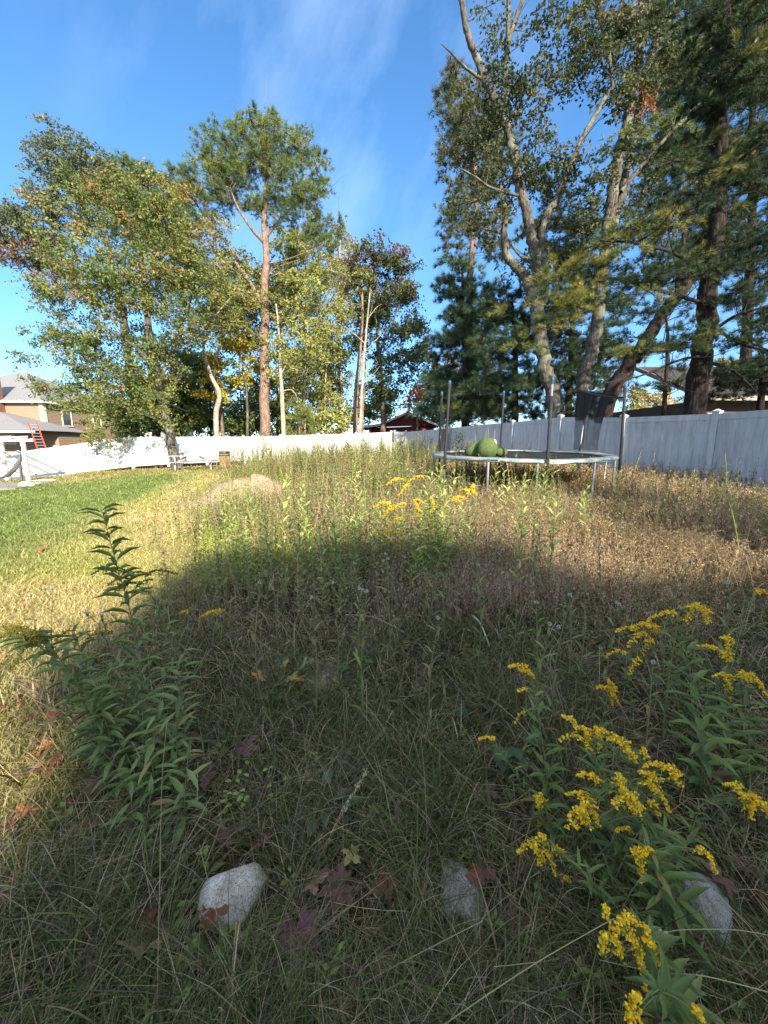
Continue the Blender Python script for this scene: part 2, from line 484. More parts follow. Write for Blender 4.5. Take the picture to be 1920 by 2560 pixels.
# dirt mound in the meadow and the low heap of matted straw near the camera
def heap(name, cx, cy, rx, ry, h, col, seed, lumps=.25):
    mb = MB(); n, k = 56, 22
    a = np.linspace(0, 2*np.pi, n, endpoint=False); rr = np.linspace(0, 1, k)
    A, RR = np.meshgrid(a, rr)
    x = cx + RR*rx*np.cos(A)*(1+.15*np.sin(3*A+seed)); y = cy + RR*ry*np.sin(A)*(1+.12*np.sin(2*A+seed))
    z = h*(np.cos(RR*np.pi)*.5+.5)**.85*(1+lumps*(fbm(x, y, 2.2/rx*1.2, seed)-.5)*2) + .10*h*(vnoise(x, y, 5, seed)-.5) + .10*h*(vnoise(x, y, 13, seed+3)-.5)
    z = z - .06*RR + hgt(x, y) + .0
    i = np.arange(k-1)[:, None]; j = np.arange(n)[None]; j2 = (j+1) % n
    mb.add(np.stack([x, y, z], -1).reshape(-1, 3), F4=np.stack([i*n+j, i*n+j2, (i+1)*n+j2, (i+1)*n+j], -1).reshape(-1, 4), col=col)
    return mb
mnd = P(590, 1235, 8.9)
MX, MY = mnd[0]+.1, 9.6
tag(heap('dirt_mound', MX, MY, 1.8, 1.2, .56, (.33, .25, .18), 4, .6).build('dirt_mound', M['earth'], smooth=True), kind='structure')
g0 = G(815, 1690)
tag(heap('straw_heap', g0[0], g0[1]+.05, .38, .55, .045, (.27, .215, .17), 2, .9).build('earth_patch', M['earth'], smooth=True), kind='structure')

# ------------------------------------------------------------------ the house behind the photographer (it throws the shade on the foreground)
hb = thing('house', 'house behind the photographer whose shade covers the foreground', 'house', (0, 0, 0))
wm = solid('cream_siding', (.74, .68, .56), .8)
HX0, HX1, HY0, HY1, HE = 4.6, 27.0, -12.0, -13.5, 8.75
mb = MB()
mb.box(((HX0+HX1)/2+.15, (HY0+HY1)/2, HE/2-.2), (HX1-HX0-.3, HY0-HY1, HE+.4)); mb.build('wall', wm, hb)
mb = MB()
e = .2; rz = HE+.35; ym = (HY0+HY1)/2
for s, ye in ((1, HY0+e), (-1, HY1-e)):
    mb.hexa([(HX0-.1, ye, HE-.05), (HX1, ye, HE-.05), (HX1, ym, rz-.12), (HX0-.1, ym, rz-.12), (HX0-.1, ye, HE+.07), (HX1, ye, HE+.07), (HX1, ym, rz), (HX0-.1, ym, rz)])
mb.build('roof', M['shingle'], hb)
mb = MB(); mb.box((6.56, -12.7, 4.75), (3.7, 1.2, 9.6)); mb.build('shade_block', wm, hb)  # added unseen block that raises the left end of the shade edge
# ------------------------------------------------------------------ white vinyl fence
def fence(name, label, pts, vm='vinyl'):
    """pts: list of (x, y, top z, bottom z) post by post"""
    root = thing(name, label, 'fence', (pts[0][0], pts[0][1], pts[0][3]))
    for i, (x, y, zt, zb) in enumerate(pts):
        mb = MB(); a = 0.0
        if i+1 < len(pts): a = math.atan2(pts[i+1][1]-y, pts[i+1][0]-x)
        elif i: a = math.atan2(y-pts[i-1][1], x-pts[i-1][0])
        mb.box((x, y, (zt+.03+zb-.15)/2), (.127, .127, zt+.03-zb+.15), a)
        po = mb.build('post', M[vm], root)
        mb = MB()
        mb.box((x, y, zt+.045), (.165, .165, .03), a)
        v = [np.array((x, y, 0)) + rotm(0, 0, a) @ np.array((sx*q, sy*q, zz)) for q, zz in ((.07, zt+.0601), (.012, zt+.105)) for sx, sy in ((-1,-1),(1,-1),(1,1),(-1,1))]
        mb.hexa(v)
        mb.box((x, y, zt+.005), (.14, .14, .05), a)
        mb.build('post_cap', M[vm], po)
    for i in range(len(pts)-1):
        A = np.array(pts[i]); B = np.array(pts[i+1])
        d = unit(B[:2]-A[:2]); L = np.linalg.norm(B[:2]-A[:2])
        nrm = np.array([-d[1], d[0]])
        def pt(s, q, off):
            x = A[0]+d[0]*s+nrm[0]*off; y = A[1]+d[1]*s+nrm[1]*off
            f = s/L; zt = A[2]*(1-f)+B[2]*f; zb = A[3]*(1-f)+B[3]*f
            return np.array([x, y, zb + q]) if q < .5 else np.array([x, y, zt - (2-q)])
        s0, s1 = .068, L-.068
        # boards, each with a shallow V between
        mb = MB(); nb = max(4, int(round((s1-s0)/.152)))
        es = np.linspace(s0, s1, nb+1)
        for k in range(nb):
            a, b = es[k], es[k+1]
            lo, hi = .14, 2-.10
            g = .014
            V = []
            for q in (lo, hi):
                V += [pt(a, q, .002), pt(a+g, q, .014), pt(b-g, q, .014), pt(b, q, .002), pt(b, q, -.002), pt(b-g, q, -.014), pt(a+g, q, -.014), pt(a, q, -.002)]
            f = [(0,1,9,8),(1,2,10,9),(2,3,11,10),(4,5,13,12),(5,6,14,13),(6,7,15,14)]
            mb.add(V, f)
        pn = mb.build('panel', M[vm], root)
        for nm, q0, q1 in (('top_rail', 2-.14, 2-.0), ('bottom_rail', .02, .18)):
            mb = MB(); o = .022
            mb.hexa([pt(s0, q0, -o), pt(s1, q0, -o), pt(s1, q0, o), pt(s0, q0, o), pt(s0, q1, -o), pt(s1, q1, -o), pt(s1, q1, o), pt(s0, q1, o)])
            mb.build(nm, M[vm], pn)
    return root

def z_at(py, Y): return float(P(960, py, Y)[2])
rf = []
for px, Yp, pt, pb in ((2085, 6.7, 1012, 1262), (1793, 8.95, 1034, 1223), (1560, 10.95, 1044, 1199), (1402, 13.1, 1043, 1170), (1282, 15.3, 1056, 1158),
                       (1190, 17.6, 1063, 1150), (1122, 20.0, 1071, 1145), (1062, 22.4, 1076, 1141), (1015, 24.6, 1080, 1139)):
    q = P(px, pt, Yp); rf.append((q[0], q[1], q[2], z_at(pb, Yp)))
q = P(987, 1079, 24.72); rf.append((q[0], q[1], q[2], z_at(1139, 24.72)))
fence('vinyl_fence', 'white vinyl privacy fence on the right, running past the trampoline in shade', rf, 'vinyl_shaded_worn')
bk = []
for px, pt, pb, Yp in ((978, 1080, 1139, 24.76), (891, 1084, 1142, 24.7), (797, 1086, 1146, 24.7), (703, 1090, 1150, 24.7), (609, 1092, 1153, 24.6), (513, 1092, 1157, 24.5), (415, 1092, 1161, 24.4),
                       (325, 1092, 1167, 24.3), (237, 1104, 1177, 24.2), (141, 1117, 1190, 24.1), (45, 1130, 1200, 24.0), (-55, 1140, 1207, 23.9), (-160, 1147, 1214, 23.7)):
    q = P(px, pt, Yp); bk.append((q[0], q[1], q[2], z_at(pb, Yp)))
fence('vinyl_fence', 'white sunlit vinyl privacy fence along the back and left of the lawn', bk)

# ------------------------------------------------------------------ lap siding helper
def siding(mb, a, b, z0, z1, lap=.13, thick=.03, cuttop=None):
    """boards on the wall from a to b (xy); outward normal is to the right of a->b"""
    a = np.array(a, float); b = np.array(b, float); d = unit(b-a); nn = np.array([d[1], -d[0]])
    z = z0; L = np.linalg.norm(b-a)
    while z < z1-.01:
        zt = min(z+lap, z1)
        s0, s1 = (0, L) if cuttop is None else cuttop(z)
        p0 = a+d*s0; p1 = a+d*s1
        if s1-s0 > .05:
            mb.add([(*(p0+nn*thick), z), (*(p1+nn*thick), z), (*(p1+nn*.004), zt), (*(p0+nn*.004), zt), (*p0, z), (*p1, z)],
                   [(0,1,2,3),(4,5,1,0)])
        z = zt
def window(root, a, b, z0, z1, mull=1, fr='white_paint', w=.1):
    """framed window standing 6 cm proud of the wall a->b"""
    a = np.array(a, float); b = np.array(b, float); d = unit(b-a); nn = np.array([d[1], -d[0]])
    fm = MB()
    A = a+nn*.05; B = b+nn*.05
    for za, zb in ((z0-w, z0), (z1, z1+w)):
        fm.bar((*(A-d*w), (za+zb)/2), (*(B+d*w), (za+zb)/2), .08, w)
    n = mull+1
    for k in range(n+1):
        q = A+(B-A)*k/n
        fm.bar((*q, z0), (*q, z1), .06 if 0 < k < n else w, .08, up=(*nn, 0))
    o = fm.build('window', M[fr], root)
    g = MB(); A2 = a+nn*.035; B2 = b+nn*.035
    g.add([(*A2, z0), (*B2, z0), (*B2, z1), (*A2, z1)], [(0, 1, 2, 3)])
    g.build('pane', M['glass'], o)
    return o

# ------------------------------------------------------------------ tan two-storey house at the left
M['siding_tan'] = solid('tan_siding', (.29, .20, .135), .75, 0, .06, 2)
M['trim_cream'] = solid('cream_trim', (.66, .60, .42), .6, 0, .05, 2)
M['brick'] = solid('red_brick', (.20, .09, .07), .9, 0, .35, 12, .4)
Yh = 36.0
cor = P(104, 1006, Yh)                                   # eave corner of the main block
cx, cy, ez = cor[0], Yh, cor[2]
hz0 = -1.3
hr = thing('house', 'two-storey tan clapboard house with a grey hip roof beyond the left fence', 'house', (cx-4, cy, hz0))
mb = MB(); siding(mb, (cx-12, cy), (cx, cy), hz0, ez)
mb.box((cx-6, cy+6, (ez+hz0)/2), (11.98, 11.98, ez-hz0-.02)); 
siding(mb, (cx, cy), (cx, cy+12), hz0, ez)
wl = mb.build('wall', M['siding_tan'], hr)
mb = MB(); mb.box((cx-.12, cy-.045, (ez+hz0)/2-.05), (.3, .05, ez-hz0)); mb.box((cx+.045, cy+.12, (ez+hz0)/2-.05), (.05, .36, ez-hz0))
mb.build('corner_board', M['trim_cream'], hr)
o = .45; zr = P(65, 932, Yh+6)[2]
mb = MB()
x0, x1, y0, y1 = cx-12-o, cx+o, cy-o, cy+12+o
ra = (P(65, 932, Yh+6)[0], Yh+6)
rz0 = ez+.12
r1p = (ra[0], ra[1], zr); r2p = (ra[0]-1.2, ra[1], zr)
mb.add([(x0, y0, rz0), (x1, y0, rz0), (x1, y1, rz0), (x0, y1, rz0), r1p, r2p], [(0, 1, 4, 5), (2, 3, 5, 4)], [(1, 2, 4), (3, 0, 5)])
mb.add([(x0, y0, rz0), (x1, y0, rz0), (x1, y1, rz0), (x0, y1, rz0)], [(3, 2, 1, 0)])
rf_ = mb.build('roof', M['shingle'], hr)
mb = MB()
for a, b in (((x0, y0), (x1, y0)), ((x1, y0), (x1, y1))):
    mb.bar((*a, rz0-.09), (*b, rz0-.09), .09, .17)
mb.build('gutter', M['white_paint'], rf_)
ch = P(-14, 960, Yh-.4)
mb = MB(); mb.box((ch[0]-.25, Yh-.45, 3.5), (1.0, .8, 9.6)); mb.box((ch[0]-.25, Yh-.45, 8.36), (1.14, .94, .12)); mb.build('chimney', M['brick'], hr)
# low wing in front with its own hipped roof
lw = P(86, 1076, Yh-5.6); lx = lw[0]; le = lw[2]
wy = Yh-3.2
mb = MB(); siding(mb, (lx-12, wy), (lx-.2, wy), hz0, le-.05); mb.box((lx-6.1, wy+1.7, (le+hz0)/2-.05), (11.78, 3.35, le-hz0-.1))
siding(mb, (lx-.2, wy), (lx-.2, Yh), hz0, le-.05)
mb.build('wing_wall', M['siding_tan'], hr)
top = P(0, 1028, Yh)
mb = MB()
mb.add([(lx-12, wy-2.6, le), (lx+.15, wy-2.6, le), (lx+.15, Yh-.04, le), (top[0]-.3, Yh-.04, top[2]+.1), (lx-12, Yh-.04, top[2]+.9)], None, [(1, 2, 3)])
mb.add([(lx-12, wy-2.6, le), (lx+.15, wy-2.6, le), (top[0]-.3, Yh-.04, top[2]+.1), (lx-12, Yh-.04, top[2]+.1)], [(0, 1, 2, 3)])
mb.add([(lx-12, wy-2.6, le), (lx+.15, wy-2.6, le), (lx+.15, Yh-.04, le), (lx-12, Yh-.04, le)], [(3, 2, 1, 0)])
wr = mb.build('wing_roof', M['shingle'], hr)
mb = MB(); mb.bar((lx-12, wy-2.6, le-.1), (lx+.2, wy-2.6, le-.1), .08, .16); mb.build('gutter', M['white_paint'], wr)
wa = P(-30, 1100, wy); wb = P(40, 1100, wy)
window(hr, (wa[0], wy), (wb[0], wy), z_at(1108, wy), z_at(1087, wy), 2, 'trim_cream')
for y_a, y_b in ((1.2, 2.6), (4.2, 5.5), (6.0, 7.3)):
    window(hr, (cx, cy+y_a), (cx, cy+y_b), .3, 2.0, 1, 'trim_cream')
for y_a in (2.0, 6.0): window(hr, (cx, cy+y_a), (cx, cy+y_a+1.1), 3.4, 4.8, 0, 'trim_cream')

# ------------------------------------------------------------------ ladder
la = P(80, 1054, wy-2.7); lb = P(118, 1160, wy-4.6)
lr = thing('ladder', 'orange extension ladder leaning on the low wing of the tan house', 'ladder', lb)
side = np.array([.27, .06, 0])
for s in (-1, 1):
    MB().bar(lb+side*s, la+side*s, .06, .09).build('rail', M['orange'], lr)
dl = la-lb; nr = int(np.linalg.norm(dl)/.3)
for k in range(1, nr):
    q = lb+dl*k/nr
    MB().bar(q-side, q+side, .035, .035).build('rung', M['alu'], lr)

# ------------------------------------------------------------------ pergola, hammock, slab, rocks
ptop = P(62, 1103, 20.4); pb_ = P(74, 1212, 20.4)
px_, py_, pz0 = pb_[0], 20.4, pb_[2]; pzt = z_at(1100, 20.4)
pr = thing('pergola', 'white wooden pergola with a flat beam top at the left edge of the lawn', 'pergola', (px_, py_, pz0))
for dx, dy in ((0, 0), (-3.4, -.9)):
    MB().box((px_+dx, py_+dy, (pzt+pz0)/2-.1), (.16, .16, pzt-pz0+.1), .26).build('post', M['white_paint'], pr)
for dx, dy in ((-3.0, 1.9), (-6.4, 1.0)):
    MB().box((px_+dx, py_+dy, (pzt+pz0)/2-.1), (.17, .17, pzt-pz0+.1), .26).build('post', M['white_paint'], pr)
A = np.array((px_+.45, py_+.12, pzt)); B = np.array((px_-3.9, py_-1.03, pzt))
MB().bar(A, B, .06, .17).build('beam', M['white_paint'], pr)
off = np.array((-3.0, 1.9, 0)); MB().bar(A+off, B+off, .05, .14).build('beam', M['white_paint'], pr)
for k in range(6):
    q = A+(B-A)*(k+.5)/6.4+np.array((0, 0, .17))
    e1 = q-off*.12; e2 = q+off*1.12
    MB().bar(e1, e2, .04, .07).build('rafter', M['white_paint'], pr)
hm = thing('hammock', 'grey webbing hammock hanging under the white pergola', 'hammock', (px_-2, py_+.4, pz0))
h0 = P(54, 1136, 20.6); pts = [P(54, 1133, 20.6), P(50, 1152, 20.5), P(36, 1176, 20.4), P(16, 1194, 20.3), P(-10, 1199, 20.2), P(-70, 1190, 19.9), P(-130, 1135, 19.6)]
t = np.linspace(0, 1, 30); pp = np.array([[np.interp(u, np.linspace(0, 1, len(pts)), [q[k] for q in pts]) for k in range(3)] for u in t])
wd = .03+.13*np.sin(np.pi*t)**.7
V = []; 
for q, wv in zip(pp, wd):
    for s in np.linspace(-1, 1, 7): V.append(q+np.array((.3*s*wv, s*wv, .25*wv*(s*s))))
V = np.array(V); i = np.arange(29)[:, None]; j = np.arange(6)[None]
mb = MB(); mb.add(V, np.stack([i*7+j, i*7+j+1, (i+1)*7+j+1, (i+1)*7+j], -1).reshape(-1, 4))
V2 = V+np.array((0, 0, .02)); mb.add(V2, np.stack([i*7+j, (i+1)*7+j, (i+1)*7+j+1, i*7+j+1], -1).reshape(-1, 4))
mb.build('sling', M['webbing'], hm, smooth=True)
MB().tube([P(56, 1113, 20.45), P(54, 1133, 20.6)], .012, 6).build('rope', M['black_foam'], hm)
st = thing('strap', 'black strap hanging straight down from the pergola beam', 'strap', (px_-.3, py_+.2, pz0))
MB().tube([P(53, 1114, 20.3), P(52, 1150, 20.3), P(54, 1180, 20.3), P(57, 1214, 20.3)], [.018, .022, .018, .015], 6).build('webbing', M['black_foam'], st)
sg = G(20, 1222)
mb = MB(); zz = H(sg[0]-2, sg[1])
mb.box((sg[0]-2.6, sg[1]+.3, zz-.03), (6.0, 3.0, .16), .26)
tag(mb.build('patio_slab', M['concrete']), kind='structure')

def rock_mesh(seed, rx, ry, rz, n=26, k=16, facets=7, rough=.05):
    r = np.random.default_rng(seed)
    th = np.linspace(0, np.pi, k); ph = np.linspace(0, 2*np.pi, n, endpoint=False)
    TH, PH = np.meshgrid(th, ph, indexing='ij')
    D = np.stack([np.sin(TH)*np.cos(PH), np.sin(TH)*np.sin(PH), np.cos(TH)], -1)
    rad = np.full(TH.shape, 1.0)
    for _ in range(facets):
        d = unit(r.normal(size=3)); lim = r.uniform(.62, .86)
        c = (D*d).sum(-1)
        rad = np.minimum(rad, np.where(c > .05, lim/np.maximum(c, .05), 9))
    for f in (3, 6, 12):
        q = r.normal(size=3); rad = rad*(1+rough*3/f*np.sin(f*(D*q).sum(-1)+r.uniform(0, 6)))
    rad += r.normal(size=rad.shape)*rough*.12*np.sin(TH)
    V = (D*rad[..., None]*np.array([rx, ry, rz])).reshape(-1, 3)
    i = np.arange(k-1)[:, None]; j = np.arange(n)[None]; j2 = (j+1) % n
    return V, np.stack([i*n+j, (i+1)*n+j, (i+1)*n+j2, i*n+j2], -1).reshape(-1, 4)
def granite(name, base, spots, sc_=1.0):
    m, nt, out = newmat(name)
    p = N(nt, 'ShaderNodeBsdfPrincipled'); p.inputs['Roughness'].default_value = .85; p.inputs['Specular IOR Level'].default_value = .3
    v = coords(nt)
    f = noise(nt, v, 150*sc_, 3, .8); f2 = noise(nt, v, 14*sc_, 6, .6); f3 = noise(nt, v, 420*sc_, 2, .7)
    c = ramp(nt, f, [(.36, spots), (.5, base)])
    c = mixc(nt, c, ramp(nt, f2, [(.32, (.36, .31, .23)), (.45, (.75, .70, .60)), (.6, (1, 1, 1)), (.75, (1.1, 1.1, 1.12))]), .75, 'MULTIPLY')
    c = mixc(nt, c, ramp(nt, f3, [(.35, (.6, .6, .62)), (.55, (1.05, 1.05, 1.05))]), .7, 'MULTIPLY')
    nt.links.new(c, p.inputs['Base Color'])
    nt.links.new(bump(nt, f, .5, .004), p.inputs['Normal'])
    nt.links.new(p.outputs[0], out.inputs[0])
    return m
M['granite'] = granite('pale_granite', (.60, .57, .51), (.19, .18, .17))
M['granite_grey'] = granite('grey_granite', (.38, .37, .35), (.09, .09, .095))
def stone(name, label, cat, loc, size, seed, mat, rot=0, facets=7, group=None, rough=.04, rx=0, ry=0, n=26, k=16):
    V, Fq = rock_mesh(seed, *size, n=n, k=k, facets=facets, rough=rough)
    V = V @ rotm(rx, ry, rot).T
    o = MB().add(V, Fq).build(name, mat, smooth=True); o.location = [float(q) for q in loc]
    return tag(o, label, cat, group)
q = G(76, 1216); stone('rock', 'pale rock at the foot of the pergola post', 'rock', q+np.array((-.05, -.1, .07)), (.36, .25, .2), 3, M['granite'])
q = G(112, 1204); stone('rock', 'long flat pale rock lying on the lawn right of the pergola', 'rock', q+np.array((0, 0, .03)), (.62, .2, .1), 5, M['granite'], .35)
q = G(93, 1211); stone('rock', 'small flat pale rock between the pergola post and the long flat rock', 'rock', q+np.array((0, 0, .02)), (.26, .18, .08), 6, M['granite'], .1)

# ------------------------------------------------------------------ picnic table
tb = G(480, 1176); TX, TY = P(484, 1160, 21.0)[0], 21.0; tz = H(TX, TY)
pt_ = thing('picnic_table', 'white A-frame picnic table with two benches standing by the back fence', 'picnic table', (TX, TY, tz), R(24))
def L(x, y, z):
    c_, s_ = math.cos(R(24)), math.sin(R(24))
    return np.array((TX+x*c_-y*s_, TY+x*s_+y*c_, tz+z))
mb = MB()
for k in range(5): mb.bar(L(-1.25, -.30+k*.15, .75), L(1.25, -.30+k*.15, .75), .135, .04)
mb.build('tabletop', M['table_paint'], pt_)
for s in (-1, 1):
    mb = MB()
    for k in (0, 1): mb.bar(L(-1.25, s*(.64+k*.145), .45), L(1.25, s*(.64+k*.145), .45), .135, .04)
    mb.build('bench', M['table_paint'], pt_)
for x in (-.85, .85):
    for s in (-1, 1):
        MB().bar(L(x, s*.70, -.02), L(x, s*.2, .73), .06, .17).build('leg', M['table_paint'], pt_)
    MB().bar(L(x+.045, -.78, .39), L(x+.045, .78, .39), .04, .09).build('bench_support', M['table_paint'], pt_)
    MB().bar(L(x-.045, -.34, .69), L(x-.045, .34, .69), .04, .08).build('table_support', M['table_paint'], pt_)
    MB().bar(L(x*.95, 0, .40), L(x*.35, 0, .72), .04, .08, up=(0, 0, 1)).build('brace', M['table_paint'], pt_)

# ------------------------------------------------------------------ barrel
bq = P(562, 1150, 20.3); bz = H(bq[0], 20.3)
ba = thing('barrel', 'brown wooden barrel with a black lid at the right end of the picnic table', 'barrel', (bq[0], 20.3, bz))
zt_ = z_at(1129, 20.3)
hh = zt_-bz
mb = MB(); mb.lathe([(.24, 0), (.275, hh*.3), (.285, hh*.5), (.275, hh*.75), (.25, hh*.92)], 24, (bq[0], 20.3, bz)); mb.build('staves', M['wood_brown'], ba)
for f_ in (.12, .78): MB().lathe([(.272+.012*(f_ > .5), hh*f_), (.278+.012*(f_ > .5), hh*f_), (.280+.012*(f_ > .5), hh*(f_+.06)), (.272+.012*(f_ > .5), hh*(f_+.06))], 24, (bq[0], 20.3, bz)).build('hoop', M['black_plastic'], ba)
MB().lathe([(.0, hh*1.02), (.25, hh*1.02), (.275, hh*1.0), (.285, hh*.9), (.27, hh*.9)], 24, (bq[0], 20.3, bz)).build('lid', M['black_plastic'], ba)

# ------------------------------------------------------------------ red shed
M['red_board'] = solid('red_boards', (.20, .038, .034), .8, 0, .25, 3, .2, .2, (8, 8, .6))
Ys = 33.0
ax = P(1018, 1034, Ys); e1 = P(905, 1071, Ys); e2 = P(1085, 1062, Ys)
sh = thing('shed', 'red gabled shed with a low side roof behind the back fence', 'shed', (ax[0], Ys, .5))
zb_ = .3
mb = MB(); gz = z_at(1063, Ys)
mb.ngon([(P(925, 0, Ys)[0], Ys, z_at(1069, Ys)), (e2[0], Ys, gz), (ax[0], Ys, ax[2])])
mb.build('gable', M['red_board'], sh)
mb = MB(); xl = P(915, 0, Ys)[0]
mb.add([(xl, Ys+.35, zb_), (e2[0], Ys+.35, zb_), (e2[0], Ys+.35, gz), (xl, Ys+.35, z_at(1070, Ys))], [(0, 1, 2, 3)])
mb.box(((xl+e2[0])/2, Ys+3.2, (gz+zb_)/2-.3), (e2[0]-xl-.2, 5.5, gz-zb_-.7)); 
for q_ in (xl+.1, P(965, 0, Ys)[0], e2[0]-.1): mb.bar((q_, Ys+.05, zb_), (q_, Ys+.05, gz-.05), .14, .14, up=(0, 1, 0))
mb.build('wall', M['red_board'], sh)
def slope(mb, p0, p1, depth, th=.1):
    p0 = np.array(p0); p1 = np.array(p1)
    a = [p0+np.array((0, -.35, .02)), p1+np.array((0, -.35, .02)), p1+np.array((0, depth, .02)), p0+np.array((0, depth, .02))]
    mb.hexa(a+[q_+np.array((0, 0, th)) for q_ in a])
kink = P(953, 1063, Ys)
mb = MB(); slope(mb, ax, e2+np.array((.3, 0, -.12)), 6); slope(mb, kink, ax, 6); slope(mb, e1, kink-np.array((.02, 0, 0)), 6)
rr_ = mb.build('roof', M['dark_shingle'], sh)
mb = MB()
for a_, b_ in ((ax, e2+np.array((.3, 0, -.12))), (kink, ax), (e1, kink)):
    mb.bar(a_+np.array((0, -.38, .06)), b_+np.array((0, -.38, .06)), .04, .16)
mb.build('fascia', M['white_paint'], rr_)

# ------------------------------------------------------------------ dark house at the right
Yd = 17.5
M['siding_dark'] = solid('dark_siding', (.10, .065, .05), .85, 0, .2, 3)
M['trim_grey'] = solid('weathered_trim', (.30, .28, .25), .7, 0, .15, 3)
ec = P(1752, 1000, Yd)
dr = thing('house', 'low dark brown house with a grey eave behind the fence at the right edge', 'house', (ec[0]+3, Yd+3, .6))
mb = MB(); zt2 = z_at(995, Yd); siding(mb, (ec[0]+.3, Yd+.6), (ec[0]+16, Yd+.6), .4, zt2, .15); mb.box((ec[0]+8.3, Yd+5, zt2/2+.1), (15.9, 8.7, zt2-.3)); mb.build('wall', M['siding_dark'], dr)
mb = MB(); rzz = z_at(915, Yd+4)
mb.hexa([(ec[0], Yd-.1, zt2), (ec[0]+16.5, Yd-.1, zt2), (ec[0]+16.5, Yd+4.8, rzz), (ec[0], Yd+4.8, rzz), (ec[0], Yd-.1, zt2+.1), (ec[0]+16.5, Yd-.1, zt2+.1), (ec[0]+16.5, Yd+4.8, rzz+.1), (ec[0], Yd+4.8, rzz+.1)])
r_ = mb.build('roof', M['dark_shingle'], dr)
mb = MB(); mb.bar((ec[0]-.03, Yd-.14, zt2-.02), (ec[0]+16.5, Yd-.14, zt2-.02), .05, .2); mb.bar((ec[0]-.03, Yd-.14, zt2+.02), (ec[0]-.03, Yd+4.8, rzz+.02), .05, .2); mb.build('fascia', M['trim_grey'], r_)
window(dr, (ec[0]+.9, Yd+.6), (ec[0]+2.3, Yd+.6), 1.9, 2.9, 1, 'trim_grey')
window(dr, (ec[0]+4.2, Yd+.6), (ec[0]+5.8, Yd+.6), 1.9, 2.9, 1, 'trim_grey')

# pale house glimpsed through the trunks
Yp = 44.0; qa = P(360, 1085, Yp); qb = P(440, 1085, Yp)
ph = thing('house', 'pale grey house glimpsed low between the trunks above the back fence', 'house', (qa[0], Yp, 0))
mb = MB(); siding(mb, (qa[0]-2, Yp), (qb[0]+2, Yp), -.3, z_at(1076, Yp), .15); mb.box(((qa[0]+qb[0])/2, Yp+4, .9), (qb[0]-qa[0]+3.9, 7.9, 2.6)); mb.build('wall', M['white_paint'], ph)
mb = MB(); za, zb2 = z_at(1076, Yp), z_at(1052, Yp+4)
mb.hexa([(qa[0]-2.4, Yp-.4, za), (qb[0]+2.4, Yp-.4, za), (qb[0]+2.4, Yp+4, zb2), (qa[0]-2.4, Yp+4, zb2), (qa[0]-2.4, Yp-.4, za+.1), (qb[0]+2.4, Yp-.4, za+.1), (qb[0]+2.4, Yp+4, zb2+.1), (qa[0]-2.4, Yp+4, zb2+.1)])
mb.build('roof', M['shingle'], ph)

# ------------------------------------------------------------------ trampoline
TC = np.array((3.22, 9.3)); TR = 2.02; T0 = R(-95)
nrm_t = unit(np.array((0, -.031, 1.0)))
def TP(ang, r, dz=0.):
    x = TC[0]+r*math.cos(ang); y = TC[1]+r*math.sin(ang)
    return np.array((x, y, 1.355 + .031*(y-TC[1]) + dz))
tr = thing('trampoline', 'round trampoline with a worn blue and white rim pad and torn black safety net', 'trampoline', (TC[0], TC[1], .42))
ang = np.linspace(0, 2*np.pi, 72, endpoint=False)
MB().tube([TP(a, TR, -.03) for a in ang], .027, 8, closed=True).build('frame_ring', M['galv'], tr, smooth=True)
mb = MB(); V = []
prof = [(TR+.05, -.03), (TR+.055, .01), (TR+.02, .03), (TR-.15, .03), (TR-.24, .012), (TR-.24, .0), (TR-.1, .005)]
r_ = np.random.default_rng(5)
for a in ang:
    sag = .02*math.sin(a*5)+.012*math.sin(a*17)
    for r, z in prof: V.append(TP(a, r, z+(sag if z < .0 else sag*.3)))
V = np.array(V); k = len(prof); i = np.arange(72)[:, None]; j = np.arange(k-1)[None]; i2 = (i+1) % 72
mb.add(V, np.stack([i*k+j, i2*k+j, i2*k+j+1, i*k+j+1], -1).reshape(-1, 4))
m, nt, out = newmat('worn_rim_pad'); p = N(nt, 'ShaderNodeBsdfPrincipled'); p.inputs['Roughness'].default_value = .55
f = noise(nt, coords(nt), 2.2, 8, .7)
nt.links.new(ramp(nt, f, [(.40, (.04, .14, .20)), (.48, (.14, .22, .24)), (.55, (.28, .28, .25)), (.7, (.33, .31, .25))]), p.inputs['Base Color']); nt.links.new(p.outputs[0], out.inputs[0])
mb.build('rim_pad', m, tr, smooth=True)
mb = MB(); V = []; rs = np.linspace(0, TR-.22, 10)
for a in ang:
    for r in rs: V.append(TP(a, r, -.015-.05*(1-(r/TR)**2)))
V = np.array(V); k = 10; j = np.arange(k-1)[None]
mb.add(V, np.stack([i*k+j, i*k+j+1, i2*k+j+1, i2*k+j], -1).reshape(-1, 4)); mb.build('jumping_mat', M['mat_black'], tr, smooth=True)
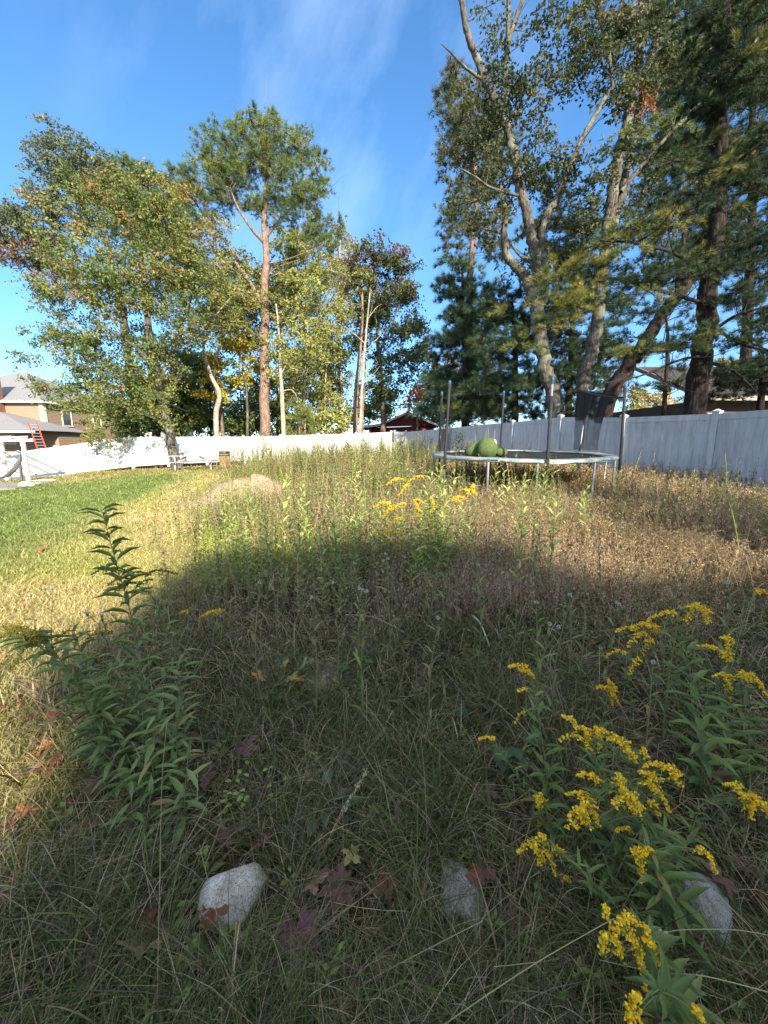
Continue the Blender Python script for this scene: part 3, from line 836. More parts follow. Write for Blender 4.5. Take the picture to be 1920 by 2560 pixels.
# U-shaped legs: pairs of uprights joined at the ground
for kk in range(6):
    a0 = T0+R(60)*kk+R(-4); a1 = a0+R(34)
    pA = TP(a0, TR, -.05); pB = TP(a1, TR, -.05); gA = np.array((pA[0], pA[1], H(pA[0], pA[1])+.03)); gB = np.array((pB[0], pB[1], H(pB[0], pB[1])+.03))
    MB().tube([pA, gA+(0, 0, .06), gA+(gB-gA)*.06, gA+(gB-gA)*.94, gB+(0, 0, .06), pB], .024, 8).build('leg', M['galv'], tr, smooth=True)
tops = [1.46, 1.44, 1.55, 1.62, 1.52, 1.54]
poletops = []
for kk in range(6):
    a = T0+R(60)*kk
    b0 = TP(a, TR+.075, -.62); b1 = TP(a, TR+.075, .02); lean = np.array((r_.uniform(-.03, .03), r_.uniform(-.03, .03), 0))
    if kk == 2: lean = np.array((.12, .0, 0))
    b2 = TP(a, TR+.02, tops[kk])+lean
    MB().tube([b0, b1, b2], .02, 8, cap=True).build('pole', M['galv'], tr, smooth=True)
    foam = MB(); s0 = b1+(b2-b1)*-.0; s1 = b1+(b2-b1)*(.8 if kk == 0 else .99)
    q = [s0-np.array((0, 0, .28)), s0, s0+(s1-s0)*.25+lean*.3, s0+(s1-s0)*.6, s1]
    foam.tube(q, [.028, .030, .030, .028, .030], 10, cap=True).build('foam_sleeve', M['black_foam'], tr, smooth=True)
    MB().lathe([(0, .035), (.02, .03), (.034, .01), (.034, -.03), (.03, -.05), (.028, -.09)], 12, b2+np.array((0, 0, .02))).build('pole_cap', M['blue_plastic'], tr, smooth=True)
    poletops.append(b2)
# torn net
m, nt, out = newmat('black_netting'); p = N(nt, 'ShaderNodeBsdfPrincipled'); p.inputs['Base Color'].default_value = (.012, .012, .015, 1); p.inputs['Roughness'].default_value = .8
tr_ = N(nt, 'ShaderNodeBsdfTransparent'); mx = N(nt, 'ShaderNodeMixShader')
at = N(nt, 'ShaderNodeAttribute'); at.attribute_name = 'tint'
f = noise(nt, coords(nt, (1, 1, .4)), 5, 5, .6)
ad = N(nt, 'ShaderNodeMath'); ad.operation = 'MULTIPLY_ADD'; ad.inputs[1].default_value = .45; ad.inputs[2].default_value = -.22
nt.links.new(f, ad.inputs[0])
sm = N(nt, 'ShaderNodeMath'); sm.operation = 'ADD'; sm.use_clamp = True
sepc = N(nt, 'ShaderNodeSeparateColor'); nt.links.new(at.outputs['Color'], sepc.inputs[0])
nt.links.new(ad.outputs[0], sm.inputs[0]); nt.links.new(sepc.outputs[0], sm.inputs[1])
nt.links.new(sm.outputs[0], mx.inputs[0]); nt.links.new(tr_.outputs[0], mx.inputs[1]); nt.links.new(p.outputs[0], mx.inputs[2]); nt.links.new(mx.outputs[0], out.inputs[0])
M['net'] = m
def netsheet(fn, nu, nv, dens):
    V = []; Cc = []
    for a in np.linspace(0, 1, nu):
        for b in np.linspace(0, 1, nv):
            V.append(fn(a, b)); d = dens(a, b); Cc.append((d, d, d))
    i = np.arange(nu-1)[:, None]; j = np.arange(nv-1)[None]
    return MB().add(np.array(V), np.stack([i*nv+j, (i+1)*nv+j, (i+1)*nv+j+1, i*nv+j+1], -1).reshape(-1, 4), col=np.array(Cc))
tA = P(1443, 975, 10.0); tB = P(1528, 984, 8.9); bA = P(1436, 1124, 10.1); bB = P(1494, 1126, 9.6)
def fn(a, b):
    top = tA*(1-a)+tB*a; bot = bA*(1-a)+bB*a
    q = top*(1-b)+bot*b
    q[1] += .10*math.sin(a*11+b*2)*(.35+b)*.6 + .05*math.sin(a*23)
    q[0] += -.35*a*b*(1-b)
    return q
netsheet(fn, 40, 24, lambda a, b: .93 if b < .46+.05*math.sin(a*9) else .40+.15*math.sin(a*14)**2).build('net', M['net'], tr, smooth=True)
mb = MB(); q0 = tA+np.array((0, 0, .02)); q1 = poletops[1]+np.array((0, 0, -.22))
mb.tube([q0+(q1-q0)*t+np.array((0, 0, -.06*math.sin(math.pi*t))) for t in np.linspace(0, 1, 10)], .022, 6)
mb.build('top_rope', M['black_foam'], tr)
pl = [poletops[5], P(1175, 1010, 8.9), P(1230, 1075, 9.5), P(1205, 1110, 8.9)]
def fn2(a, b):
    top = poletops[5]*(1-a)+poletops[4]*a+np.array((0, 0, -.02-.95*math.sin(math.pi*a**.8)*1.0)); bot = TP((T0+R(300))*(1-a)+(T0+R(240))*a, TR-.1, .04)
    q = top*(1-b)+bot*b; q[0] += .05*math.sin(a*12+b*4)
    return q
netsheet(fn2, 24, 20, lambda a, b: .36+.15*math.sin(a*15+b*5)**2).build('net', M['net'], tr, smooth=True)
fA = P(1162, 1090, 8.6); fB = P(1231, 1060, 9.9)
def fn3(a, b):
    e0 = TP(T0+R(300)+R(-4), TR-.05, .75)*(1-a)+(P(1234, 1068, 10.3))*a; e1 = TP(T0+R(300), TR-.1, .05)*(1-a)+TP(T0+R(190), TR-.5, .25)*a
    q = e0*(1-b)+e1*b; q[2] -= .35*math.sin(math.pi*a)*(1-b); return q
MB().tube([poletops[5]+(0, 0, -.08), poletops[4]*.5+poletops[5]*.5+(0, 0, -.22), poletops[4]+(0, 0, -.06)], .014, 6).build('top_rope', M['black_foam'], tr)
for a_ in (0.3, 1.1, 2.0):      # loose ties under the rim
    q = TP(T0+a_, TR+.06, -.06); MB().tube([q, q+(0.01, 0, -.05), q+(-.01, 0, -.12)], [.01, .018, .008], 6).build('tie', M['black_foam'], tr)

# plush toy on the trampoline
M['plush'] = solid('green_plush', (.085, .125, .045), .95, 0, .3, 18, .5, .1)
M['plush_white'] = solid('white_plush', (.5, .5, .48), .95, 0, .1, 18, .4, .1)
tp = TP(R(-150), 1.15, 0)
bx = P(1218, 1120, 8.35)
ty = thing('plush_toy', 'big round green plush toy lying on the black trampoline mat', 'plush toy', (bx[0], 8.35, 1.30))
def blob(c, r, sq=(1, 1, 1), seed=0, seams=6, floor=None):
    th = np.linspace(0, np.pi, 20); ph = np.linspace(0, 2*np.pi, 36, endpoint=False)
    TH, PH = np.meshgrid(th, ph, indexing='ij')
    rad = 1+.035*np.abs(np.sin(PH*seams/2))**.5*np.sin(TH)-.03+.03*np.sin(3*TH+PH*2+seed)
    D = np.stack([np.sin(TH)*np.cos(PH), np.sin(TH)*np.sin(PH), np.cos(TH)], -1)*rad[..., None]*r*np.array(sq)
    V = D.reshape(-1, 3)+np.array(c)
    if floor is not None: V[:, 2] = np.where(V[:, 2] < floor, floor+(V[:, 2]-floor)*.15, V[:, 2])
    i = np.arange(19)[:, None]; j = np.arange(36)[None]; j2 = (j+1) % 36
    return V, np.stack([i*36+j, (i+1)*36+j, (i+1)*36+j2, i*36+j2], -1).reshape(-1, 4)
fl = 1.30
mb = MB(); V, Fq = blob((bx[0], 8.35, fl+.21), .225, (1.0, .95, 1.02), 1, 6, fl); mb.add(V, Fq)
mb.build('head', M['plush'], ty, smooth=True)
q = P(1190, 1125, 8.6); mb = MB(); V, Fq = blob((q[0], 8.62, fl+.15), .19, (1.3, .9, .95), 2, 4, fl); mb.add(V, Fq); mb.build('body', M['plush'], ty, smooth=True)
q = P(1253, 1124, 8.45); mb = MB(); V, Fq = blob((q[0], 8.48, fl+.13), .13, (1.1, 1, .8), 3, 4, fl); mb.add(V, Fq); mb.build('paw', M['plush'], ty, smooth=True)
q = P(1237, 1114, 8.25); mb = MB(); V, Fq = blob((q[0], 8.27, fl+.3), .085, (.55, .55, 1.2), 3, 3); mb.add(V, Fq); mb.build('patch', M['plush_white'], ty, smooth=True)
# ------------------------------------------------------------------ trees
NEEDLE_T = [needle_tpl(11, .055, s, 1.1) for s in range(4)]
def smooth_path(pts, n=None):
    pts = np.asarray(pts, float)
    if len(pts) < 3: n = n or 8
    n = n or (len(pts)-1)*5+1
    t = np.arange(len(pts)); tt = np.linspace(0, len(pts)-1, n)
    out = []
    for u in tt:
        i = min(int(u), len(pts)-2); f = u-i
        p0 = pts[max(i-1, 0)]; p1 = pts[i]; p2 = pts[i+1]; p3 = pts[min(i+2, len(pts)-1)]
        out.append(.5*((2*p1)+(-p0+p2)*f+(2*p0-5*p1+4*p2-p3)*f*f+(-p0+3*p1-3*p2+p3)*f**3))
    return np.array(out)

def tree(name, label, Y, trunks, blobs, bark, kind='broad', cols=None, cols2=None, tip=None, dens=1.3, nl=90, ls=.14, cr=.55,
         seed=1, cat='tree', group=None, bare=0, tw=1.0, up=.55, flat=.6, shell=.5, alt=None):
    r = np.random.default_rng(seed)
    nodes = []; nrad = []
    tm = MB(); base = None
    for ti, tk in enumerate(trunks):
        pts = []
        for q in tk[0]:
            dY = q[2] if len(q) > 2 else 0
            pts.append(P(q[0], q[1], Y+dY))
        pts = np.array(pts)
        if len(tk) < 4:                      # starts in the ground
            pts[0, 2] = H(pts[0, 0], pts[0, 1])-.1
            if base is None: base = pts[0].copy()
        sp_ = smooth_path(pts)
        m_ = len(sp_); rd = np.linspace(tk[1], tk[2], m_)
        if len(tk) < 4: rd = rd*(1+.35*np.exp(-np.arange(m_)*1.2))
        sp_[1:-1] += r.normal(size=(m_-2, 3))*rd[1:-1, None]*.12
        tm.tube(sp_, rd, 10)
        for f in (0, .5):
            for k in range(m_-1):
                nodes.append(sp_[k]*(1-f)+sp_[k+1]*f); nrad.append(rd[k])
    if base is None: base = np.array(nodes[0]).copy(); base[2] = H(base[0], base[1])
    # clumps
    cl = []; wts = []
    for b in blobs:
        dY = b[4] if len(b) > 4 else 0; mul = b[5] if len(b) > 5 else 1
        c = P(b[0], b[1], Y+dY); s = (Y+dY)/F
        rx, rz = b[2]*s, b[3]*s; ry = .85*min(rx, rz*1.2)
        n = max(2, int(dens*mul*(rx*rz*3.1)*(1+.25*ry)))
        d = unit(r.normal(size=(n, 3))); rr = r.random(n)**(1/3.)
        rr = rr*(1-shell)+shell*(.55+.45*rr)*np.minimum(1, rr*1.7)
        cl.append(c + d*rr[:, None]*np.array([rx, ry, rz]))
    cl = np.concatenate(cl)
    g = H(base[0], base[1])
    cl = cl[cl[:, 2] > g+.3]
    nodes = np.array(nodes); nrad = np.array(nrad)
    d0 = np.sqrt(((cl[:, None]-nodes[None])**2).sum(-1)).min(1)
    order = np.argsort(d0)
    bm = tm
    allc = list(cl[order])
    nb = int(bare*len(allc))
    for c in allc:
        dv = c-nodes; dist = np.linalg.norm(dv, axis=1); hor = np.hypot(dv[:, 0], dv[:, 1])
        cost = dist + 1.2*np.maximum(0, .35*hor-dv[:, 2]) - np.minimum(nrad, .1)*2
        k = int(np.argmin(cost)); a = nodes[k]; L_ = dist[k]
        if L_ < .05: continue
        r0 = min(nrad[k]*.7, (.010+.012*L_)*tw); r1 = .005*tw+.001
        mid1 = a*(1-.35)+c*.35 + np.array([0, 0, -.06*L_])+r.normal(size=3)*.06*L_
        mid2 = a*(1-.7)+c*.7 + np.array([0, 0, -.05*L_])+r.normal(size=3)*.06*L_
        pp = np.array([a, mid1, mid2, c]); rr = np.array([r0, r0*.75+r1*.25, r0*.4+r1*.6, r1])
        bm.tube(pp, rr, 4 if r0 < .03 else 6)
        nodes = np.concatenate([nodes, pp[1:], (pp[1:2]+pp[2:3])/2]); nrad = np.concatenate([nrad, rr[1:], rr[1:2]])
    for _ in range(nb):                       # bare dead twigs
        k = r.integers(0, len(nodes)); a = nodes[k]
        d = unit(r.normal(size=3)+np.array([0, 0, .3])); L_ = r.uniform(.8, 2.2)
        pp = np.array([a, a+d*L_*.4+r.normal(size=3)*.1, a+d*L_+r.normal(size=3)*.2])
        bm.tube(pp, [min(nrad[k]*.6, .022*tw), .012*tw, .004*tw], 4)
    root = thing(name, label, cat, base, 0, group)
    # foliage
    n = len(cl); cols = np.asarray(cols, float)
    w = r.uniform(.55, 1.35, n)
    zz = (cl[:, 2]-cl[:, 2].min())/(np.ptp(cl[:, 2])+1e-6)
    ccol = cols[r.integers(0, len(cols), n)]
    if cols2 is not None:                   # autumn tinted clumps (a whole spray turns together)
        pr = tip(cl, zz) if tip else np.full(n, .25)
        sel = r.random(n) < pr
        c2 = np.asarray(cols2, float); ccol[sel] = c2[r.integers(0, len(c2), int(sel.sum()))]
    ccol = ccol*(1+r.normal(size=(n, 1))*.10)
    cnt = (nl*w).astype(int)
    idx = np.repeat(np.arange(n), cnt)
    N_ = len(idx)
    TW = 9 if kind == 'broad' else 8
    td = unit(r.normal(size=(n, TW, 3)))*np.array([1, 1, flat])
    if kind != 'broad': td[..., 2] += .12
    tl = cr*(.75+.55*w)[:, None]*r.uniform(.6, 1.25, (n, TW))
    ti = r.integers(0, TW, N_); tt = r.random(N_)**.6
    off = td[idx, ti]*(tl[idx, ti]*(.12+.95*tt))[:, None]
    off += r.normal(size=(N_, 3))*(ls*.42 if kind == 'broad' else ls*.14)
    off[:, 2] -= .16*(off[:, 0]**2+off[:, 1]**2)/cr
    tip_ = (cl[:, None]+td*tl[..., None]).reshape(-1, 3); tip_[:, 2] -= (.16*((td*tl[..., None])[..., :2]**2).sum(-1)/cr).ravel()
    fr_ = frames_from(tip_-np.repeat(cl, TW, 0), r)
    wtw = (.006+.0009*Y)*tw
    bm_len = np.linalg.norm(tip_-np.repeat(cl, TW, 0), axis=1)
    twm = MB(); scatter(twm, np.array([(0, -.5, 0), (0, .5, 0), (1, 0, 0)]), np.array([(0, 1, 2)]), np.repeat(cl, TW, 0), fr_, np.stack([bm_len, np.full(n*TW, wtw), np.ones(n*TW)], 1), (1, 1, 1), quads=False)
    pos = cl[idx]+off
    col = np.clip(ccol[idx]*(1+r.normal(size=(N_, 1))*.16), .004, 1)
    if alt is not None:
        s2 = r.random(N_) < alt[0]; a_ = np.asarray(alt[1], float); col[s2] = a_[r.integers(0, len(a_), int(s2.sum()))]
    fm = MB(); bm.add(np.concatenate(twm.V), F3=np.concatenate(twm.T)); bm.build('trunk', M[bark], root, smooth=True)
    sz = ls*r.uniform(.65, 1.3, N_)
    if kind == 'broad':
        frm = rand_frames(N_, up, r)
        scatter(fm, LEAF, LEAF_F, pos, frm, sz, col, quads=False)
    else:
        d = unit(td[idx, ti]+np.array([0, 0, .25])+r.normal(size=(N_, 3))*.22)
        frm = frames_from(d, r)
        for q in range(4):
            s = np.arange(N_) % 4 == q
            scatter(fm, NEEDLE_T[q][0], NEEDLE_T[q][1], pos[s], frm[s], sz[s], col[s], quads=False)
    fm.build('crown', M['leaf' if kind == 'broad' else 'needle'], root)
    return root

OL = [(.21, .23, .07), (.17, .20, .06), (.25, .25, .08)]
GR = [(.12, .18, .055), (.10, .155, .05), (.15, .20, .06)]
YG = [(.31, .33, .085), (.26, .30, .075), (.35, .35, .10)]
OR = [(.27, .18, .065), (.24, .19, .07), (.30, .22, .09)]
YE = [(.46, .34, .03), (.38, .32, .04), (.30, .29, .05)]
PN = [(.085, .14, .045), (.11, .17, .05), (.13, .19, .06)]
PNY = [(.20, .24, .065), (.17, .21, .055)]
RU = [(.20, .10, .075), (.25, .13, .08), (.16, .11, .06)]
BG = [(.12, .15, .09), (.10, .13, .08), (.15, .17, .10)]

# --- left group (behind and before the back fence)
tree('maple_tree', 'broad green maple turning orange, its trunk leaning in front of the back fence', 22.9,
     [([(440, 1141), (418, 1060), (402, 985), (385, 890), (370, 800), (340, 690)], .27, .07), ([(413, 1060), (370, 1040, .3), (300, 1015, .5)], .08, .03, 1),
      ([(395, 960), (440, 860, .5), (480, 740, 1)], .10, .04, 1), ([(390, 910), (300, 840, -.5), (200, 790, -1)], .10, .03, 1)],
     [(300, 630, 170, 150), (390, 576, 110, 110), (300, 495, 80, 60), (230, 780, 130, 120), (380, 760, 150, 120), (170, 900, 95, 80), (290, 940, 150, 95), (130, 840, 60, 40), (110, 965, 45, 40, 0, .9),
      (200, 1015, 95, 55), (290, 1050, 95, 55, .3), (380, 920, 80, 70), (480, 702, 90, 110), (150, 693, 60, 60), (110, 760, 35, 20), (120, 985, 40, 20), (240, 1080, 50, 22, .4), (290, 1000, 70, 50, -2.5, .8), (365, 1005, 50, 35, -2.2, .7), (430, 1030, 40, 30, -1.8, .35)],
     'bark_grey', cols=GR+OL, cols2=OR, tip=lambda c, z: .03+.10*z, dens=1.25, nl=115, ls=.15, cr=.62, seed=3, alt=(.10, [(.28, .24, .06), (.27, .28, .07), (.26, .17, .05)]), bare=.12)
tree('oak_tree', 'tall blue-green oak with mauve lower boughs at the far left, behind the others', 33,
     [([(330, 1080), (322, 900), (290, 700), (240, 500), (200, 370)], .4, .08), ([(290, 720), (180, 640), (60, 580)], .16, .04, 1), ([(310, 800), (200, 720), (110, 640)], .12, .04, 1)],
     [(175, 423, 80, 70), (260, 432, 60, 55), (200, 504, 110, 60), (130, 558, 70, 60), (60, 576, 70, 50), (0, 540, 55, 40), (40, 630, 80, 40), (110, 666, 60, 30), (320, 468, 60, 60), (150, 378, 50, 28), (-20, 585, 40, 40)],
     'bark_grey', cols=[(.13, .16, .10), (.11, .14, .085), (.16, .18, .11)], cols2=[(.24, .13, .11), (.27, .16, .12), (.2, .13, .1)], tip=lambda c, z: np.clip(.75-1.5*z, 0, 1)*(c[:, 0] < P(200, 72, 33)[0]), dens=1.3, nl=130, ls=.2, cr=.8, seed=5)
tree('pine_tree', 'dark green pine top showing between the oak and the tall pine', 34,
     [([(385, 1080), (370, 800), (345, 560), (335, 400)], .35, .06)],
     [(335, 432, 30, 30), (345, 468, 55, 40), (370, 522, 60, 50), (420, 576, 60, 60), (440, 495, 40, 40), (350, 576, 70, 50)],
     'bark_pine', 'pine', cols=PN, dens=1.1, nl=55, ls=.42, cr=.75, seed=6)
tree('pine_tree', 'tallest pine with a straight reddish-brown trunk standing alone behind the back fence', 27.5,
     [([(662, 1090), (661, 960), (662, 830), (661, 720), (666, 640), (660, 560), (664, 480), (668, 400), (660, 300)], .37, .06),
      ([(655, 760), (622, 702, .4), (590, 657, .6), (560, 598, .8), (520, 549, 1), (480, 495, 1)], .15, .04, 1),
      ([(664, 610), (632, 576, -.5), (596, 522, -.7), (575, 468, -.8)], .12, .04, 1), ([(667, 590), (700, 549, .5), (742, 504, .6), (770, 459, .7)], .11, .03, 1),
      ([(668, 660), (720, 648, -.5), (800, 616, -.9)], .06, .02, 1), ([(660, 700), (690, 670), (745, 650)], .05, .02, 1), ([(658, 790), (620, 775, -.4), (575, 770, -.7)], .045, .015, 1), ([(664, 800), (700, 765), (760, 740)], .05, .015, 1)],
     [(640, 333, 60, 40), (650, 369, 90, 50), (580, 387, 70, 55), (530, 378, 40, 35), (720, 396, 65, 50), (760, 369, 30, 40), (560, 459, 90, 55), (640, 459, 80, 60), (740, 468, 70, 55), (790, 459, 35, 60), (500, 450, 60, 40), (455, 459, 40, 30),
      (770, 540, 50, 50), (800, 594, 35, 50), (500, 513, 70, 45), (820, 648, 30, 50), (700, 522, 60, 40), (600, 306, 22, 18), (660, 306, 40, 22), (470, 522, 50, 40), (840, 576, 15, 35)],
     'bark_pine', 'pine', cols=PN, cols2=PNY, tip=lambda c, z: np.full(len(c), .3), dens=3.0, nl=42, ls=.25, cr=.42, seed=11, bare=.18, shell=.75, flat=.5)
tree('maple_tree', 'slender maple with a bent pale grey trunk and thin yellow-green crown', 26,
     [([(537, 1090), (540, 1040), (548, 985), (528, 940), (510, 880), (507, 800), (480, 700)], .19, .05), ([(510, 860), (540, 790), (580, 740)], .07, .02, 1), ([(508, 820), (540, 700), (545, 600)], .07, .02, 1)],
     [(500, 702, 80, 80), (560, 648, 70, 80), (600, 730, 60, 60), (500, 612, 60, 50), (450, 648, 60, 60), (440, 780, 50, 50), (550, 780, 60, 40), (590, 830, 50, 30)],
     'bark_pale', cols=YG+OL, cols2=OR, tip=lambda c, z: np.full(len(c), .04), dens=1.1, nl=90, ls=.16, cr=.62, seed=13, bare=.2)
tree('maple_tree', 'second pinkish-grey trunk leaning just right of the bent pale trunk, thin olive crown', 27.5,
     [([(560, 1090), (549, 1010), (535, 950), (545, 880), (570, 800)], .14, .05)],
     [(560, 760, 60, 60), (600, 684, 60, 60), (520, 740, 50, 40)],
     'bark_brown', cols=OL, dens=.8, nl=80, ls=.17, cr=.6, seed=14)
tree('maple_tree', 'small bright yellow maple left of the tall pine trunk', 28.5,
     [([(616, 1090), (617, 1000), (610, 930), (590, 860)], .11, .04)],
     [(580, 880, 65, 28), (610, 920, 60, 28), (570, 940, 70, 24), (600, 860, 45, 18), (540, 900, 40, 20), (500, 985, 40, 18), (560, 990, 50, 15)],
     'bark_grey', cols=YE, dens=1.9, nl=95, ls=.2, cr=.5, seed=15, flat=.35)
tree('maple_tree', 'pale mottled trunk with light yellow-green leaves right of the tall pine', 26.5,
     [([(710, 1088), (706, 1000), (701, 930), (699, 850), (690, 760)], .17, .05), ([(702, 940), (730, 880), (760, 820)], .05, .02, 1), ([(700, 980), (730, 975), (745, 1000)], .04, .012, 1)],
     [(720, 740, 65, 60), (760, 800, 60, 60), (700, 830, 45, 50), (790, 702, 40, 60), (740, 880, 60, 40), (800, 860, 50, 50), (820, 770, 45, 60), (690, 900, 40, 40)],
     'bark_pale', cols=YG, cols2=OL, dens=1.2, nl=90, ls=.17, cr=.65, seed=17, bare=.25)
tree('birch_tree', 'leggy birch with hazy yellow-green twigs left of the red shed', 30,
     [([(765, 1090), (760, 1000), (765, 900), (770, 800)], .1, .03), ([(815, 1090), (812, 1000), (818, 900)], .08, .03)],
     [(780, 920, 60, 60), (830, 960, 60, 60), (760, 1000, 50, 50), (850, 1000, 50, 45), (830, 880, 50, 40), (790, 1040, 50, 30)],
     'bark_pale', cols=YG+[(.26, .25, .09)], dens=1.3, nl=85, ls=.17, cr=.65, seed=18, bare=.3)
tree('maple_tree', 'pale yellow feathery treetop peeking out right of the tall pine crown', 38,
     [([(850, 1080), (848, 900), (850, 700), (850, 590)], .2, .05)],
     [(848, 612, 25, 45), (870, 657, 25, 50), (830, 684, 30, 50), (860, 740, 40, 50)],
     'bark_pale', cols=[(.33, .30, .15), (.28, .27, .12)], dens=1.6, nl=100, ls=.2, cr=.75, seed=19, bare=.4)
tree('bare_tree', 'bare straight cream-coloured trunk with a few thin side branches', 25.6,
     [([(897, 1080), (903, 1010), (908, 930), (914, 850), (920, 780), (926, 722)], .125, .03), ([(912, 880), (940, 850), (965, 825)], .03, .01, 1), ([(909, 930), (935, 915), (955, 910)], .03, .01, 1), ([(906, 960), (930, 940), (950, 915)], .03, .01, 1), ([(914, 860), (880, 830), (860, 815)], .03, .01, 1), ([(918, 800), (940, 770), (955, 760)], .025, .01, 1), ([(905, 990), (925, 975), (938, 970)], .03, .01, 1)],
     [(926, 735, 8, 10), (950, 830, 10, 10)],
     'bark_pale', cols=OL, dens=3, nl=12, ls=.15, cr=.3, seed=20, bare=1.5)
tree('pine_tree', 'red-brown rough trunk standing directly left of the bare cream trunk', 27,
     [([(886, 1082), (890, 1000), (896, 920), (902, 850), (906, 780), (905, 700)], .2, .05), ([(903, 1082, .3), (908, 1000, .3), (915, 900, .3)], .1, .05)],
     [(895, 693, 40, 40), (870, 740, 40, 40)], 'bark_pine', cols=OL, dens=.8, nl=70, ls=.16, cr=.55, seed=21, bare=1.5)
tree('oak_tree', 'tall oak with a dark reddish-brown top and hanging green sides right of the bare trunk', 29,
     [([(960, 1085), (955, 980), (945, 860), (940, 740), (930, 640)], .22, .05), ([(948, 880), (985, 800), (1000, 700)], .08, .03, 1)],
     [(930, 621, 38, 30), (945, 657, 55, 40), (900, 648, 25, 40), (960, 720, 65, 55), (1010, 684, 35, 50), (1000, 780, 55, 60), (940, 800, 45, 50), (1020, 850, 45, 50), (970, 880, 45, 45), (1040, 820, 30, 30), (1000, 930, 40, 35), (900, 720, 45, 60), (890, 820, 50, 60), (1050, 900, 30, 50), (950, 960, 50, 45)],
     'bark_brown', cols=[(.115, .15, .06), (.14, .165, .065), (.09, .13, .05)], cols2=[(.11, .08, .05), (.13, .085, .055)], tip=lambda c, z: np.clip(z*1.7-.8, 0, .7), dens=1.7, nl=110, ls=.2, cr=.65, seed=23, bare=.1)
# lower backdrop trees and bushes behind the fence
bgspec = [
 ('green_bush', 'dark green undergrowth tree behind the leaning maple trunk', 30, 330, 60, (340, 990, 70, 90), GR, 0),
 ('green_bush', 'dark leafy tree between the leaning maple and the bent pale trunk', 33, 440, 60, (450, 960, 70, 110), GR+OL, 0),
 ('green_bush', 'shaded dark tree behind the bent pale trunk', 35, 520, 60, (500, 960, 60, 100), GR, 0),
 ('green_bush', 'dark shrub mass left of the tall pine trunk foot', 34, 600, 50, (600, 1010, 60, 70), GR, 0),
 ('pine_tree', 'young soft light green pine behind the fence right of the tall pine', 27, 745, 40, (745, 1050, 38, 42), PNY, 1),
 ('green_bush', 'dark backdrop tree behind the pale mottled trunk', 36, 690, 60, (690, 960, 60, 110), GR+OL, 0),
 ('green_bush', 'bright yellow-green bush low against the fence left of the red-brown trunk', 27, 850, 40, (845, 1050, 42, 34), YG, 0),
 ('green_bush', 'olive thicket tree behind the leggy birch', 37, 800, 60, (800, 900, 60, 130), OL, 0),
 ('green_bush', 'tall olive tree filling the gap behind the tall pine trunk', 37, 620, 60, (600, 760, 80, 110), OL, 0),
 ('green_bush', 'olive tree between the tall pine and the slender maple, half hidden', 36, 700, 60, (740, 700, 70, 110), OL+YG, 0),
 ('green_bush', 'round green tree above the red shed roof', 40, 960, 60, (940, 1010, 55, 50), GR+OL, 0),
 ('orange_bush', 'orange-tinted bush at the right end of the red shed', 31.5, 1040, 60, (1038, 1000, 14, 32), [(.50, .17, .06), (.42, .15, .07)], 0),
 ('green_bush', 'green tree right of the red shed gable', 34, 1080, 60, (1090, 1000, 55, 75), GR, 0),
 ('pink_maple', 'dusky pink treetop peeking out beside the dark conifers', 36, 1120, 60, (1125, 930, 45, 40), [(.22, .12, .10), (.14, .12, .07)], 0),
]
for i_, (nm, lb_, Yb, bx_, _, bl, cc, pine) in enumerate(bgspec):
    tree(nm, lb_, Yb, [([(bx_, 1088), (bx_+4, bl[1]+20), (bl[0], bl[1]-bl[3]*.5)], .12, .03)],
         [(bl[0], bl[1], bl[2], bl[3]), (bl[0]-bl[2]*.3, bl[1]+bl[3]*.5, bl[2]*.9, bl[3]*.55), (bl[0]+bl[2]*.4, bl[1]-bl[3]*.3, bl[2]*.6, bl[3]*.5)]+([(bl[0], 1062, bl[2]*.9, 26, 0, 1.3)] if nm == 'green_bush' and bx_ < 900 else []),
         'bark_brown', 'pine' if pine else 'broad', cols=cc, dens=1.5, nl=85 if not pine else 80, ls=.24 if not pine else .3, cr=.75, seed=40+i_, cat='bush' if 'bush' in nm else 'tree', bare=.15)

